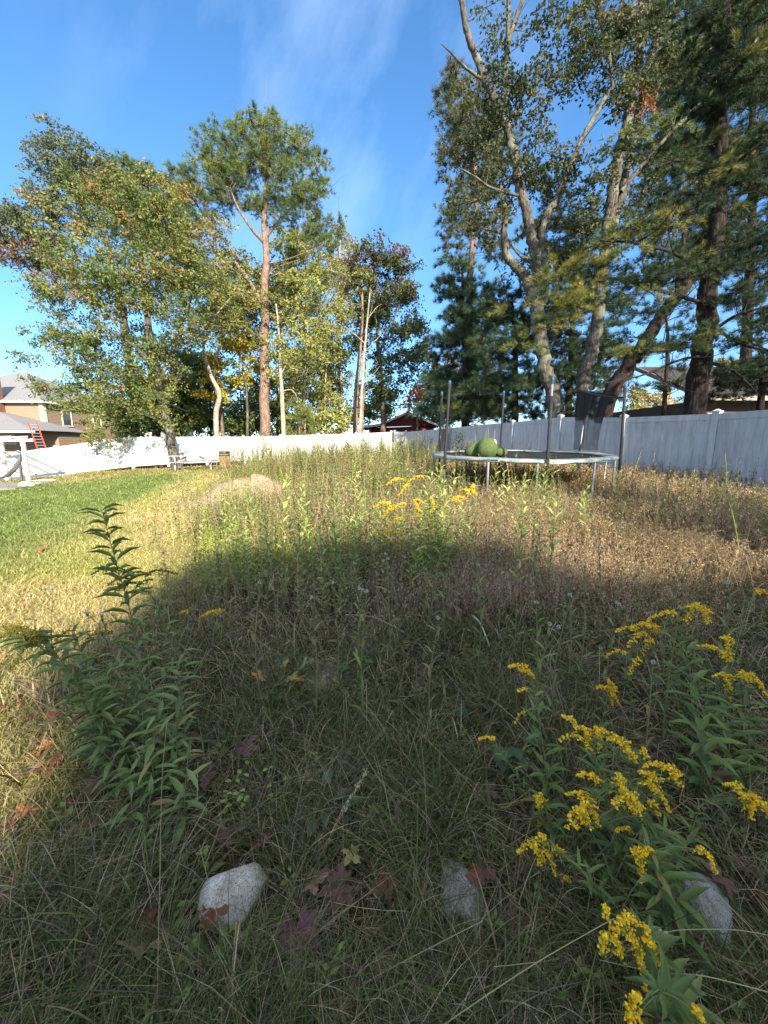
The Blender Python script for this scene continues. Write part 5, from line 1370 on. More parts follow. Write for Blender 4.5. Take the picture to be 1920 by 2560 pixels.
FLO_F = np.array([(0, 1, 4), (1, 2, 4), (2, 3, 4), (3, 0, 4), (1, 0, 5), (2, 1, 5), (3, 2, 5), (0, 3, 5)])
def plume_mesh(a, b, wd, cols, r, dense=1.0, fl=.0062):
    """a -> b: the arching spine of one flower plume; florets ride on short upturned side twigs"""
    a = np.asarray(a, float); b = np.asarray(b, float); L_ = np.linalg.norm(b-a)
    mb = MB(); t = np.linspace(0, 1, 9)
    sp_ = a[None]*(1-t[:, None])+b[None]*t[:, None]; sp_[:, 2] += .18*L_*np.sin(np.pi*t**.8)
    mb.tube(sp_, np.linspace(.0018, .0008, 9)*max(1, fl/.0062), 4, col=(.22, .22, .05))
    nt_ = max(5, int(L_/.011*dense)); P_ = []
    for q in np.linspace(.08, 1, nt_):
        i = min(int(q*8), 7); f = q*8-i; s = sp_[i]*(1-f)+sp_[i+1]*f
        for _ in range(4):
            d = unit(r.normal(size=3)*np.array([1, 1, .5])+np.array([0, 0, .25])); l = wd*.55*(1.1-.75*q)*r.uniform(.6, 1.3)
            m_ = max(3, int(l/.0036))
            u = np.linspace(.15, 1, m_)[:, None]; pts = s+d*l*u; pts[:, 2] -= (l*.35*u[:, 0]**2)
            P_.append(pts+r.normal(size=pts.shape)*.0022)
    P_ = np.concatenate(P_); n = len(P_)
    c = np.asarray(cols)[r.integers(0, len(cols), n)]*(1+r.normal(size=(n, 1))*.12)
    scatter(mb, FLO, FLO_F, P_, rand_frames(n, 0, r), fl*r.uniform(.4, 1.35, n), np.clip(c, .01, 1), quads=False)
    return mb
def goldenrod(label, base, tip, plumes=(), cols=LG, gold=GOLD, ll=.10, lw=1.0, sp=.020, via=None, seed=0, name='goldenrod', group=None, side=2, rad=.0035, Yp=None, cat='wildflower', lift=(.1, .6), top=.5, droop=0, kind='near'):
    """base, tip: world points; plumes: (px, py, length px, angle deg, width px, distance Y)"""
    r = np.random.default_rng(seed+500)
    base = np.asarray(base, float); tip = np.asarray(tip, float)
    mids = [base+(tip-base)*np.array([.18, .18, .5])] if via is None else [np.asarray(v, float) for v in via]
    path = smooth_path([base]+mids+[tip], 16)
    root = thing(name, label, cat, base, 0, group)
    H_ = np.linalg.norm(np.diff(path, axis=0), axis=1).sum()
    sm_ = MB(); sm_.tube(path, np.linspace(rad, rad*.45, 16), 6, col=(.16, .15, .06))
    fo = MB(); leafy(fo, path, max(6, int(H_/(sp*.72))), ll*1.0, lw*.85, cols, r, lift=lift, top=top, droop=droop)
    for (px, py, ln, ag, wp, Yq) in plumes:
        s = Yq/F; ca, sa = math.cos(R(ag)), math.sin(R(ag))
        a = P(px-ca*ln/2, py-sa*ln/2, Yq-.01); b = P(px+ca*ln/2, py+sa*ln/2, Yq+.01)
        ta = np.linalg.norm(path-a, axis=1)+.8*np.abs(np.arange(16)-14)*.01; tb = np.linalg.norm(path-b, axis=1)+.8*np.abs(np.arange(16)-14)*.01
        if tb.min() < ta.min(): a, b = b, a; ta = tb
        j = int(np.argmin(ta)); q = path[j]
        arc = smooth_path([q, (q+a)/2+np.array([0, 0, .12*np.linalg.norm(a-q)]), a], 8)
        sm_.tube(arc, np.linspace(rad*.5, rad*.35, 8), 5, col=(.20, .24, .08))
        if np.linalg.norm(a-q) > .05: leafy(fo, arc, int(np.linalg.norm(a-q)/.016), .032, .8, cols, r)
        nseg = 1
        plume_mesh(a, b, wp*s*1.2, gold, r, 1.0, fl=.0076 if kind == 'near' else .005+.0013*Yq).build('flower_plume', M['petal'], root)
    sm_.build('stem', M['grass'], root, smooth=True)
    fo.build('foliage', M['grass'], root, smooth=True)
    return root
def z7(x, y): return (1100+x/1.9927, 1450+y/1.9927)
def z6(x, y): return (x/1.8433, 1200+y/1.8433)
def pl7(lst, Y): return [(*z7(a, b), l/1.9927, ag, w_/1.9927, Y+(q[0] if q else 0)) for (a, b, l, ag, w_, *q) in lst]
def pl6(lst, Y): return [(*z6(a, b), l/1.8433, ag, w_/1.8433, Y+(q[0] if q else 0)) for (a, b, l, ag, w_, *q) in lst]

# right foreground clump
b = G(*z7(1130, 2330)); goldenrod('front goldenrod with the largest drooping yellow flower fan, at the bottom right corner', b, P(*z7(1000, 1740), .78),
    pl7([(828, 1665, 70, 75, 34), (850, 1760, 110, 150, 60), (815, 1820, 110, 95, 60), (880, 1840, 120, 70, 50), (920, 1750, 120, 60, 60), (965, 1830, 130, 60, 50), (1060, 1860, 150, 60, 42), (940, 1700, 90, 30, 50), (1000, 1960, 160, 72, 42), (1030, 1760, 60, 90, 34)], .76), sp=.013, seed=1, ll=.11)
b = G(*z7(1200, 2420)); goldenrod('short goldenrod cut by the bottom edge of the view, with two small plumes', b, P(*z7(1090, 2040), .66),
    pl7([(970, 2130, 130, 95, 70), (1280, 2180, 110, 55, 40), (950, 2190, 60, 100, 60)], .64), sp=.012, seed=2, ll=.10)
b = G(*z7(1100, 1830)); goldenrod('leafy upright goldenrod beside the right granite rock, one hanging plume at mid height', b, P(*z7(1040, 1330), 1.02),
    pl7([(1000, 1365, 90, 20, 34), (995, 1420, 150, 85, 56), (1325, 1400, 150, 50, 34), (1045, 1360, 60, 40, 26)], 1.0), sp=.012, seed=3, ll=.12)
b = G(*z7(880, 1830)); goldenrod('goldenrod arching left with a four-fingered yellow plume, left of the right granite rock', b, P(*z7(640, 1390), 1.05),
    pl7([(440, 1330, 110, 150, 44), (480, 1370, 120, 65, 44), (545, 1410, 130, 62, 36), (515, 1300, 70, 60, 40), (595, 1360, 70, 25, 30), (627, 1495, 44, 25, 20)], 1.08), sp=.014, seed=4, ll=.075, via=[P(*z7(860, 1700), .98), P(*z7(760, 1500), 1.0)])
b = G(*z7(530, 1250)); goldenrod('slim goldenrod with a small tufted top, left side of the right clump', b, P(*z7(470, 560), 1.6),
    pl7([(390, 440, 90, 10, 40), (430, 465, 60, 30, 34), (413, 553, 50, 5, 22), (396, 682, 70, -45, 26)], 1.6), sp=.022, seed=5, ll=.11, lw=1.2)
b = G(*z7(440, 1190)); goldenrod('little goldenrod leaning left with one tiny yellow tip', b, P(*z7(285, 830), 1.5), pl7([(235, 797, 80, 5, 26)], 1.5), sp=.018, seed=6, ll=.06)
b = G(*z7(560, 1390)); goldenrod('goldenrod with one upright narrow yellow spike, lower left of the right clump', b, P(*z7(505, 1070), 1.32), pl7([(490, 1150, 150, 88, 44), (510, 1110, 50, 20, 34)], 1.30), sp=.015, seed=7, ll=.10, lw=1.2)
b = G(*z7(1080, 1800)); goldenrod('widest goldenrod with a long arched spray of many yellow plumes across the right clump', b, P(*z7(975, 940), 1.2),
    pl7([(650, 715, 110, 45, 26, .1), (720, 760, 100, 30, 44, .1), (735, 800, 110, 80, 44, .1), (790, 790, 120, 75, 38, .1), (650, 790, 110, 175, 40, .1), (810, 760, 60, 10, 36), (880, 800, 90, 15, 44), (900, 830, 110, 40, 50), (950, 880, 80, 60, 30), (1020, 865, 50, 80, 50),
         (1070, 935, 110, 10, 40), (1150, 955, 100, 20, 50), (1165, 985, 70, 80, 50), (1040, 985, 110, 30, 56), (1030, 1030, 90, 20, 50), (1090, 1090, 150, 48, 30), (870, 1010, 100, -60, 34), (910, 1030, 90, 80, 60, -.08), (940, 1090, 100, 60, 90, -.1), (920, 1120, 110, 10, 80, -.1), (970, 1120, 70, 80, 50, -.1),
         (745, 993, 120, 20, 40), (690, 1078, 110, 10, 28), (690, 1150, 110, -30, 70, -.08), (680, 1200, 110, -35, 90, -.08), (720, 1190, 90, 80, 60, -.08), (770, 1190, 90, 70, 32), (1065, 1140, 80, 48, 32), (920, 1255, 80, 5, 30), (740, 1110, 60, -50, 36)], 1.15), sp=.014, seed=8, ll=.12,
    via=[P(*z7(1070, 1600), 1.08), P(*z7(1040, 1250), 1.12)])
goldenrod('leafy goldenrod stem filling the middle of the right clump', G(*z7(900, 1560)), P(*z7(760, 870), 1.35), (), sp=.014, seed=9, ll=.12)
goldenrod('second leafy flowerless stem in the right clump, close to the rock', G(*z7(1160, 1900)), P(*z7(1120, 1250), 1.1), (), sp=.014, seed=10, ll=.12)
b = G(*z7(1180, 1500)); goldenrod('goldenrod whose arched branch carries a heavy plume out to the right edge', b, P(*z7(1300, 1120), 1.3),
    pl7([(1460, 1035, 80, 20, 44), (1510, 1100, 100, 60, 50), (1560, 1110, 120, 20, 70), (1600, 1140, 110, 40, 60), (1545, 1150, 70, 80, 44)], 1.25), sp=.02, seed=11, ll=.09)
b = G(*z7(1290, 1130)); goldenrod('left of the two tall dense-leaved goldenrods, spraying a long flat plume leftwards', b, P(*z7(1200, 260), 1.85),
    pl7([(1290, 150, 110, 10, 50), (1240, 170, 90, -50, 40), (1320, 185, 80, 70, 36), (1110, 190, 160, -8, 34), (1020, 245, 150, 5, 34), (930, 255, 110, 0, 28), (980, 295, 110, -35, 34), (1030, 330, 80, -60, 34), (965, 430, 90, -60, 34), (875, 370, 90, -8, 30), (1050, 245, 60, 40, 30)], 1.85), sp=.019, seed=12, ll=.15, lw=1.1)
b = G(*z7(1430, 1110)); goldenrod('right of the two tall dense-leaved goldenrods, with a forked yellow top', b, P(*z7(1420, 560), 1.8),
    pl7([(1430, 300, 60, 20, 40), (1435, 360, 110, 85, 34), (1360, 370, 180, 28, 30), (1410, 490, 110, 10, 34), (1430, 550, 130, 80, 34), (1560, 520, 160, 38, 46), (1520, 490, 60, 20, 40), (1600, 65, 70, 5, 34, .6)], 1.8), sp=.019, seed=13, ll=.15, lw=1.1)
b = G(*z7(1530, 1000)); goldenrod('leafy stem behind the two tall dense-leaved goldenrods', b, P(*z7(1500, 480), 2.0), (), sp=.02, seed=14, ll=.13)
b = G(*z7(1330, 950)); goldenrod('pale thin leafy stem rising above the two tall dense-leaved goldenrods', b, P(*z7(1300, 380), 2.3), (), sp=.025, seed=15, ll=.11)
b = G(*z7(770, 930)); goldenrod('lone goldenrod with a loose starry top behind the right clump', b, P(*z7(838, 560), 1.95), pl7([(820, 545, 80, 10, 34), (850, 525, 60, 60, 40), (850, 580, 90, 75, 36), (870, 590, 60, 50, 24)], 1.95), sp=.02, seed=16, ll=.075)

# left foreground clump
DP = dict(cols=LB, gold=OLDG)
goldenrod('tallest left goldenrod with widely spaced drooping leaves on its top, over the lawn', G(*z6(640, 1660)), P(*z6(468, 135), 2.15),
    pl6([(480, 425, 110, -8, 26), (560, 430, 130, 12, 30), (540, 470, 90, -20, 40), (640, 440, 110, -4, 24), (600, 490, 120, -10, 34), (560, 500, 80, -30, 30)], 2.0), sp=.030, seed=21, ll=.14, lw=.9, via=[P(*z6(660, 1150), 1.65), P(*z6(620, 700), 1.85), P(*z6(540, 400), 2.0)], lift=(.3, .75), top=.85, droop=1.2, **DP)
goldenrod('left goldenrod leaning far left with dark arching seed-like plumes over the lawn', G(*z6(640, 1600)), P(*z6(90, 725), 1.85),
    pl6([(50, 700, 190, 8, 60), (130, 720, 170, 25, 60), (30, 715, 110, -10, 46), (115, 800, 150, -50, 40), (140, 760, 150, 170, 46), (200, 755, 140, 40, 66), (70, 730, 150, 12, 50)], 1.85), sp=.022, seed=22, ll=.15, lw=1.1, via=[P(*z6(520, 1220), 1.6), P(*z6(400, 1000), 1.7), P(*z6(250, 800), 1.8)], lift=(.1, .5), top=.8, droop=.8, **DP)
goldenrod('left goldenrod with one pale-tipped plume pointing right at its top', G(*z6(600, 1500)), P(*z6(340, 700), 2.0),
    pl6([(460, 720, 110, -12, 26), (500, 706, 50, -20, 30), (300, 715, 90, -25, 24)], 2.0), sp=.028, seed=23, ll=.12, via=[P(*z6(480, 1100), 1.8)], lift=(.2, .6), top=.8, droop=.8, cols=LB, gold=OLDG+GOLD[:1])
goldenrod('right-hand left-clump goldenrod with a long flat plume on its tip', G(*z6(840, 1560)), P(*z6(700, 540), 2.1),
    pl6([(740, 440, 150, -6, 26), (660, 480, 90, -30, 24), (650, 520, 80, 5, 20)], 2.1), sp=.026, seed=24, ll=.09, via=[P(*z6(850, 1150), 1.75), P(*z6(800, 780), 1.95)], lift=(.2, .6), **DP)
lc = [((520, 1330), (520, 830)), ((600, 1300), (590, 800)), ((700, 1330), (690, 800)), ((760, 1400), (760, 860)), ((830, 1450), (850, 780)), ((640, 1250), (640, 900)), ((560, 1420), (450, 1000)), ((450, 1350), (410, 1120)),
      ((720, 1520), (720, 1050)), ((620, 1650), (600, 1330)), ((680, 1690), (700, 1400)), ((780, 1640), (830, 1430)), ((640, 1740), (590, 1540)), ((760, 1720), (750, 1500)), ((860, 1640), (870, 1230)), ((560, 1380), (330, 960)), ((600, 1480), (270, 1080)), ((540, 1300), (440, 860)), ((660, 1500), (540, 1180))]
lw_ = ['far-left short', 'slim upright', 'tall middle', 'right-leaning', 'rightmost tall', 'hidden middle', 'left-leaning', 'low far-left', 'broad central', 'lower left', 'lower middle', 'lower right', 'lowest left', 'lowest middle', 'lower rightmost', 'long left-arching', 'low left-arching', 'tall left-tilting', 'inner left']
for i_, (b_, t_) in enumerate(lc):
    g_ = G(*z6(*b_)); goldenrod('flowerless %s leafy stem in the left goldenrod clump' % lw_[i_], g_, P(*z6(*t_), g_[1]+.12), (), sp=.027, seed=30+i_, ll=.118, lw=1.15, lift=(-.45, .6), group='flowerless stems in the left goldenrod clump', cols=LB+LG[:1])

# central clump and scattered ones farther out
cc_ = [((1040, 1500), (1010, 1300)), ((1075, 1510), (1052, 1230)), ((1095, 1500), (1085, 1245)), ((1120, 1480), (1120, 1290)), ((1060, 1470), (1035, 1330)), ((1135, 1460), (1150, 1300))]
pls = [[(955, 1265, 42, -10, 16, 3.5), (975, 1280, 46, -35, 20, 3.5), (985, 1308, 40, -40, 18, 3.5), (968, 1334, 28, 5, 14, 3.5), (995, 1335, 22, 20, 12, 3.5)], [(1043, 1275, 40, 75, 16, 3.6), (1046, 1255, 24, 20, 16, 3.6), (1010, 1225, 30, -40, 14, 3.6), (1005, 1262, 24, 0, 12, 3.6)], [(1082, 1260, 30, 80, 12, 3.7), (1035, 1204, 50, -25, 12, 4.0), (985, 1205, 36, -20, 12, 4.0)], [(1165, 1230, 22, 30, 14, 4.2), (1140, 1250, 16, 10, 14, 4.2)], [], []]
cn = ['leftmost, carrying the brightest plumes,', 'tallest, with a plume hanging from its tip,', 'second tallest, with thin plumes above,', 'stout, with small far plumes,', 'shortest hidden', 'rightmost blue-green']
for i_, ((b_, t_), pp_) in enumerate(zip(cc_, pls)):
    g_ = G(*b_); goldenrod('%s stem in the central meadow goldenrod clump' % cn[i_], g_, P(*t_, g_[1]+.1), pp_, sp=.022, seed=60+i_, ll=.145, lw=1.3, kind='far', gold=[(.62, .45, .04), (.50, .38, .05), (.7, .5, .04)], cols=[(.23, .31, .085), (.19, .28, .075)], group='goldenrod stems in the central clump')
far = [((705, 1575), (716, 1458), [(712, 1452, 30, 5, 14, 3.9), (722, 1458, 22, 40, 12, 3.9)], 'small goldenrod with a flat yellow cap left of the central meadow clump'),
       ((560, 1640), (520, 1545), [(530, 1537, 56, -10, 16, 3.0), (462, 1530, 20, 0, 12, 3.0)], 'low goldenrod with a bright horizontal plume right of the left clump')]
for i_, (b_, t_, pp_, l_) in enumerate(far):
    g_ = G(*b_); goldenrod(l_, g_, P(*t_, g_[1]+.05), pp_, sp=.022, seed=70+i_, ll=.075, kind='far')
g_ = P(1160, 1260, 6.5); goldenrod('goldenrod with golden lower tufts in front of the trampoline leg', (g_[0], 6.5, H(g_[0], 6.5)), P(1155, 1190, 6.5), [(1180, 1232, 26, 30, 14, 6.5), (1150, 1246, 26, 10, 14, 6.5), (1182, 1222, 16, 80, 12, 6.5)], sp=.03, seed=75, ll=.11, kind='far', cols=[(.2, .25, .06)])

# weed stalks with white fluffy heads
def fluff(c, r_, rr):
    mb = MB(); n = 40; d = unit(rr.normal(size=(n, 3)))
    scatter(mb, LEAF*np.array([1, .5, 1]), LEAF_F, np.repeat([c], n, 0)+d*r_*.3, frames_from(d, rr), np.full(n, r_), (.46, .46, .48), quads=False)
    return mb
def stalk_proto(i, h=.8, nh=3, label='', cols=OLV, ll=.09):
    rr = np.random.default_rng(300+i)
    root = thing('weed_stalk', label, 'weed', (0, 0, 0))
    path = smooth_path([(0, 0, 0), (.02, .01, h*.5), (rr.normal()*.03, rr.normal()*.03, h)], 10)
    s = MB(); s.tube(path, np.linspace(.005, .002, 10), 5, col=(.20, .20, .08))
    heads = []
    for k in range(nh+3):
        j = 9 if k == 0 else rr.integers(6, 9); a = rr.uniform(0, 6.3); q = path[j]; e = q+np.array([math.cos(a)*.07, math.sin(a)*.07, .07+.03*rr.random()])*(0.01 if k == 0 else 1)
        s.tube([q, (q+e)/2+(0, 0, .004), e], [.002, .0016, .0012], 4, col=(.20, .20, .08)); heads.append(e)
        s.lathe([(0, .0), (.005, .004), (.0055, .012), (.003, .018), (0, .02)], 6, e, col=(.10, .10, .05))
    s.build('stem', M['grass'], root)
    fo = MB(); leafy(fo, path, 15 if ll < .1 else 21, ll, .9 if ll < .1 else 1.3, cols, rr, t0=.1, t1=.9, lift=(.4, 1.4)); fo.build('foliage', M['grass'], root)
    for e in heads[:nh]: fluff(e+np.array([0, 0, .02]), .0105, rr).build('seed_head', M['petal'], root)
    return root
def copy_tree(o, parent=None):
    c = o.copy(); C.objects.link(c)
    if parent is not None: c.parent = parent
    for ch in o.children: copy_tree(ch, c)
    return c
bx_ = lambda px, py: Gh(px, py, .72)
W = [(795, 1345), (815, 1360), (855, 1390), (893, 1425), (835, 1470), (889, 1465), (912, 1527), (1430, 1240), (1470, 1462), (1442, 1460), (1598, 1450), (1505, 1373), (1760, 1405), (1694, 1450), (1343, 1335), (1258, 1388),
     (1645, 1662), (1353, 1558), (1350, 1527), (78, 1510), (118, 1482), (290, 1568), (1250, 1300), (1150, 1370), (1190, 1330), (1020, 1350), (1120, 1395), (680, 1400), (745, 1380), (560, 1400), (610, 1350), (1560, 1340), (1300, 1420), (1820, 1500), (1700, 1560),
     (700, 1290), (760, 1270), (850, 1290), (900, 1320), (940, 1370), (1240, 1240), (1330, 1230), (1380, 1300), (640, 1500), (780, 1510), (980, 1440), (1200, 1450), (1085, 1560), (1410, 1540), (1530, 1500)]
protos = [stalk_proto(i, .78, nh, 'x', c_) for i, (nh, c_) in enumerate(((1, OLV*1.15), (2, OLV*1.3), (1, np.array(LG)*1.2), (1, DRY)))]
for i_, (px, py) in enumerate(W):
    pr_ = protos[i_ % 4]; q = bx_(px, py)
    o = pr_ if i_ < 4 else copy_tree(pr_)
    o.location = [float(v) for v in q]; o.rotation_euler.z = random.uniform(0, 6.28); s = random.uniform(.88, 1.05); o.scale = (s, s, s)
    tag(o, ('leafy weed stalk topped with white fluffy seed heads, standing on the sunny lawn edge' if px < 400 else 'leafy weed stalk topped with white fluffy seed heads, standing in the meadow'), 'weed', 'fluffy-headed weed stalks in the meadow' if px >= 400 else 'fluffy-headed weed stalks on the lawn edge')

# taller willow-leaved and seeding stalks that stand out of the meadow one by one
mp_ = [stalk_proto(10+i, h_, 0, 'x', c_, l_) for i, (h_, c_, l_) in enumerate(((1.08, YGR_*1.35, .15), (1.0, np.array(LG)*2.1, .14), (1.05, OLV*1.6, .12), (.8, DRY*1.3, .06), (.9, [(.30, .17, .10), (.24, .13, .08)], .05)))]
mlab = ['yellow-green willow-leaved stalk', 'fresh green leafy stalk', 'olive seeding stalk', 'dry tan seeding stalk', 'reddish-brown seeding stalk']
r3 = random.Random(5); cnt_ = 0
for i_ in range(900):
    Yq = 3.4+7.5*r3.random()**1.2; a_ = r3.uniform(-.42, .95 if r3.random() < .35 else .45); x_ = a_*Yq
    if r3.random() > float(inweeds(x_-.3, Yq)) or np.hypot((x_-MX)/1.9, (Yq-MY)/1.5) < 1: continue
    k_ = r3.randrange(5)
    if a_ > .45 and k_ < 2 and r3.random() < .5: continue
    o = mp_[k_] if mp_[k_].get('category') is None or 'x' == mp_[k_].get('label') else copy_tree(mp_[k_])
    s = r3.uniform(.7, 1.08)*(.85 if a_ > .45 else 1); o.scale = (s, s, s); o.location = (x_, Yq, H(x_, Yq)); o.rotation_euler = (r3.uniform(-.1, .1), r3.uniform(-.1, .1), r3.uniform(0, 6.28))
    tag(o, mlab[k_]+' rising out of the meadow', 'weed', mlab[k_]+'s in the meadow'); cnt_ += 1
    if cnt_ > 230: break

# tall back-row weeds against the fence
def tall_weed(i, h, cols, ll, nb, label='x', stemc=(.22, .22, .09), name='tall_weed', lw=.8, rad=.008):
    rr = np.random.default_rng(400+i)
    root = thing(name, label, 'weed', (0, 0, 0))
    path = smooth_path([(0, 0, 0), (.03, 0, h*.5), (rr.normal()*.06, rr.normal()*.06, h)], 12)
    s = MB(); s.tube(path, np.linspace(rad, .003, 12), 5, col=stemc); fo = MB(); leafy(fo, path, int(h/.035), ll, lw, cols, rr, lift=(.1, .9))
    for k in range(nb):
        j = rr.integers(5, 11); a = rr.uniform(0, 6.3); q = path[j]; l = (h-q[2])*.6+.12
        bp = smooth_path([q, q+np.array([math.cos(a)*l*.4, math.sin(a)*l*.4, l*.55]), q+np.array([math.cos(a)*l*.6, math.sin(a)*l*.6, l*1.1])], 6)
        s.tube(bp, np.linspace(rad*.4, .002, 6), 4, col=stemc); leafy(fo, bp, int(l/.025), ll*.5, lw, cols, rr, lift=(.1, 1.2))
    s.build('stem', M['grass'], root); fo.build('foliage', M['grass'], root)
    return root
YGR = [(.30, .33, .09), (.24, .29, .08), (.36, .35, .12)]
tw = [tall_weed(0, 1.25, OLV*1.3, .17, 11, lw=1.2, rad=.012), tall_weed(1, 1.1, YGR, .16, 10, lw=1.2, rad=.012), tall_weed(2, 1.35, OLV, .15, 14, lw=1.2, rad=.012), tall_weed(3, 1.05, [(.36, .29, .14), (.30, .24, .11)], .12, 14, lw=1.1, rad=.011)]
r2 = random.Random(12)
for i_ in range(90):
    px = 560+(1110-560)*((i_+r2.random())/90) + r2.uniform(-20, 20); Yq = r2.uniform(9.5, 19)
    q = P(px, 1150, Yq); x_, y_ = q[0], Yq
    if np.hypot((x_-MX)/1.9, (y_-MY)/1.5) < 1.1:
        if i_ >= 4: continue
        Yq = 14+i_; x_ = P(px, 1150, Yq)[0]; y_ = Yq
    o = tw[i_ % 4] if i_ < 4 else copy_tree(tw[i_ % 4])
    if i_ < 4 and False: pass
    s = r2.uniform(.65, 1.05); o.scale = (s, s, s); o.location = (x_, y_, H(x_, y_)); o.rotation_euler.z = r2.uniform(0, 6.28)
    tag(o, 'tall branching weed in the row of weeds standing before the white back fence', 'weed', 'tall weeds before the back fence')
sing = [((585, 1156), 18.5, 1.55, OLV*1.1, 'grey-green branching weed standing alone against the fence right of the barrel', 14, .12), ((655, 1180), 10.4, 1.0, OLV*.9, 'bushy dark weed growing out of the top of the dirt mound', 16, .13),
        ((470, 1200), 8.3, .55, [(.12, .11, .05)], 'thin dark weed with curled leaves left of the dirt mound', 3, .12), ((1140, 1170), 10.6, 1.45, [(.03, .05, .025)], 'black-green drooping weed at the left foot of the trampoline', 10, .22),
        ((1172, 1170), 10.2, 1.1, [(.03, .05, .025)], 'second dark drooping weed just behind the left trampoline pole', 8, .2), ((1560, 1290), 7.0, .5, [(.07, .10, .05)], 'low dark leafy sapling in the right meadow before the trampoline', 4, .16),
        ((1660, 1330), 6.2, .4, [(.05, .075, .04)], 'dark low leafy weed in the right meadow near the fence', 5, .13), ((1900, 1370), 4.6, .75, LG, 'green leafy weed at the right edge before the fence', 4, .13),
        ((560, 1230), 8.2, .75, OLV, 'olive weed in front of the dirt mound', 9, .10), ((1165, 1350), 4.4, .7, LB, 'bluish bushy weed right of the central goldenrod clump', 12, .09), ((1295, 1400), 4.2, .95, np.array(LG)*1.2, 'pale green upright weed in the meadow right of the central clump', 3, .11),
        ((1360, 1420), 4.3, .9, np.array(LG)*1.2, 'second pale green upright weed in the meadow, farther right of the central clump', 3, .11), ((880, 1560), 3.3, .85, np.array(LG)*1.3, 'yellow-green willow-leaved stalk in the middle of the meadow', 1, .12), ((1075, 1620), 3.1, .9, np.array(LG)*1.3, 'pale willow-leaved stalk in front of the central goldenrod clump', 1, .14)]
for i_, ((px, py), Yq, h_, c_, l_, nb, ll_) in enumerate(sing):
    q = P(px, py, Yq); o = tall_weed(20+i_, h_, c_, ll_, nb, l_); z0 = H(q[0], Yq)
    if 'out of the top' in l_: z0 = float(q[2])-.1
    o.location = (q[0], Yq, z0)
for i_, (px, Yq) in enumerate(((1585, 10.2), (1617, 9.9), (1652, 9.6), (1700, 9.4), (1575, 10.4), (1775, 8.6))):
    q = P(px, 1200, Yq); o = tall_weed(50+i_, (.42, .28, .62, .36, .3, .3)[i_], [(.09, .08, .05)], .06, 3, 'small %s weed at the foot of the shaded right fence' % ('thin bare', 'short two-leaved', 'tallest thin', 'bushy brown', 'stubby dark', 'tawny tufted')[i_], stemc=(.10, .08, .06), rad=.004)
    o.location = (q[0]-.1, Yq-.15, H(q[0], Yq))

# umbel-like weed at the right
q = P(1848, 1400, 4.3); bz_ = H(q[0], 4.3)
root = thing('seeding_weed', 'tall pale-stemmed weed with radiating arms of dark seed buds at the right', 'weed', (q[0], 4.3, bz_))
tp_ = P(1822, 1255, 4.3); s = MB(); path = smooth_path([(q[0], 4.3, bz_), P(1845, 1360, 4.3), P(1832, 1290, 4.3), tp_], 12); s.tube(path, np.linspace(.011, .006, 12), 6, col=(.30, .34, .12))
bd = MB()
for (px, py) in ((1805, 1250), (1801, 1213), (1812, 1203), (1826, 1195), (1830, 1182), (1841, 1190), (1850, 1183), (1855, 1200), (1862, 1217), (1865, 1205), (1842, 1212), (1808, 1198), (1866, 1199), (1818, 1230)):
    e = P(px, py, 4.3+r2.uniform(-.1, .1)); s.tube(smooth_path([tp_, (tp_+e)/2+np.array([(e-tp_)[0]*.15, 0, 0]), e], 5), np.linspace(.0035, .0015, 5), 4, col=(.24, .26, .12))
    MB().lathe([(0, -.02), (.008, -.012), (.011, .0), (.008, .018), (.003, .03)], 7, e, col=(.06, .07, .05)).build('bud', M['grass'], root)
s.build('stem', M['grass'], root, smooth=True)
fo = MB(); leafy(fo, path, 14, .16, .7, np.array(LG)*1.2, np.random.default_rng(9), lift=(.2, 1)); fo.build('foliage', M['grass'], root)

# ------------------------------------------------------------------ stones
stone('granite_rock', 'pale angular granite rock in the shaded grass, left foreground', 'rock', s1+np.array([0, .0, .03]), (.122, .11, .11), 12, M['granite'], .35, 9, rough=.018, n=40, k=26)
stone('granite_rock', 'flat grey lichened rock half buried in grass in the middle foreground', 'rock', s2+np.array([0, 0, .02]), (.10, .12, .055), 27, M['granite_grey'], -.15, 12, rough=.08, n=40, k=26)
stone('granite_rock', 'large grey granite rock beside the goldenrods in the right foreground', 'rock', s3+np.array([-.01, -.03, .02]), (.118, .095, .10), 33, M['granite_grey'], .25, 6, rough=.02, n=40, k=26)
# sticks
for i_, (a_, b_, r_, l_) in enumerate((((1030, 1392), (985, 1455), .008, 'grey fallen stick slanting in the middle of the meadow'), ((1178, 1590), (1222, 1648), .009, 'short grey stick lying in the brown grass right of the middle'), ((865, 1588), (1010, 1610), .004, 'thin pale stem bent flat above the straw heap'), ((1640, 1310), (1660, 1260), .006, 'thin broken straw-coloured stick in the right meadow'))):
    A_, B_ = G(*a_)+(0, 0, .18), G(*b_)+(0, 0, .1)
    if i_ == 0: A_ = P(865, 1375, 4.4); B_ = P(985, 1460, 4.1)
    mb = MB(); pth = smooth_path([A_, (A_+B_)/2+(0, 0, .05), B_], 8); mb.tube(pth, np.linspace(r_, r_*.5, 8), 6)
    tag(mb.build('stick', M['bark_pale'], smooth=True), l_, 'stick')

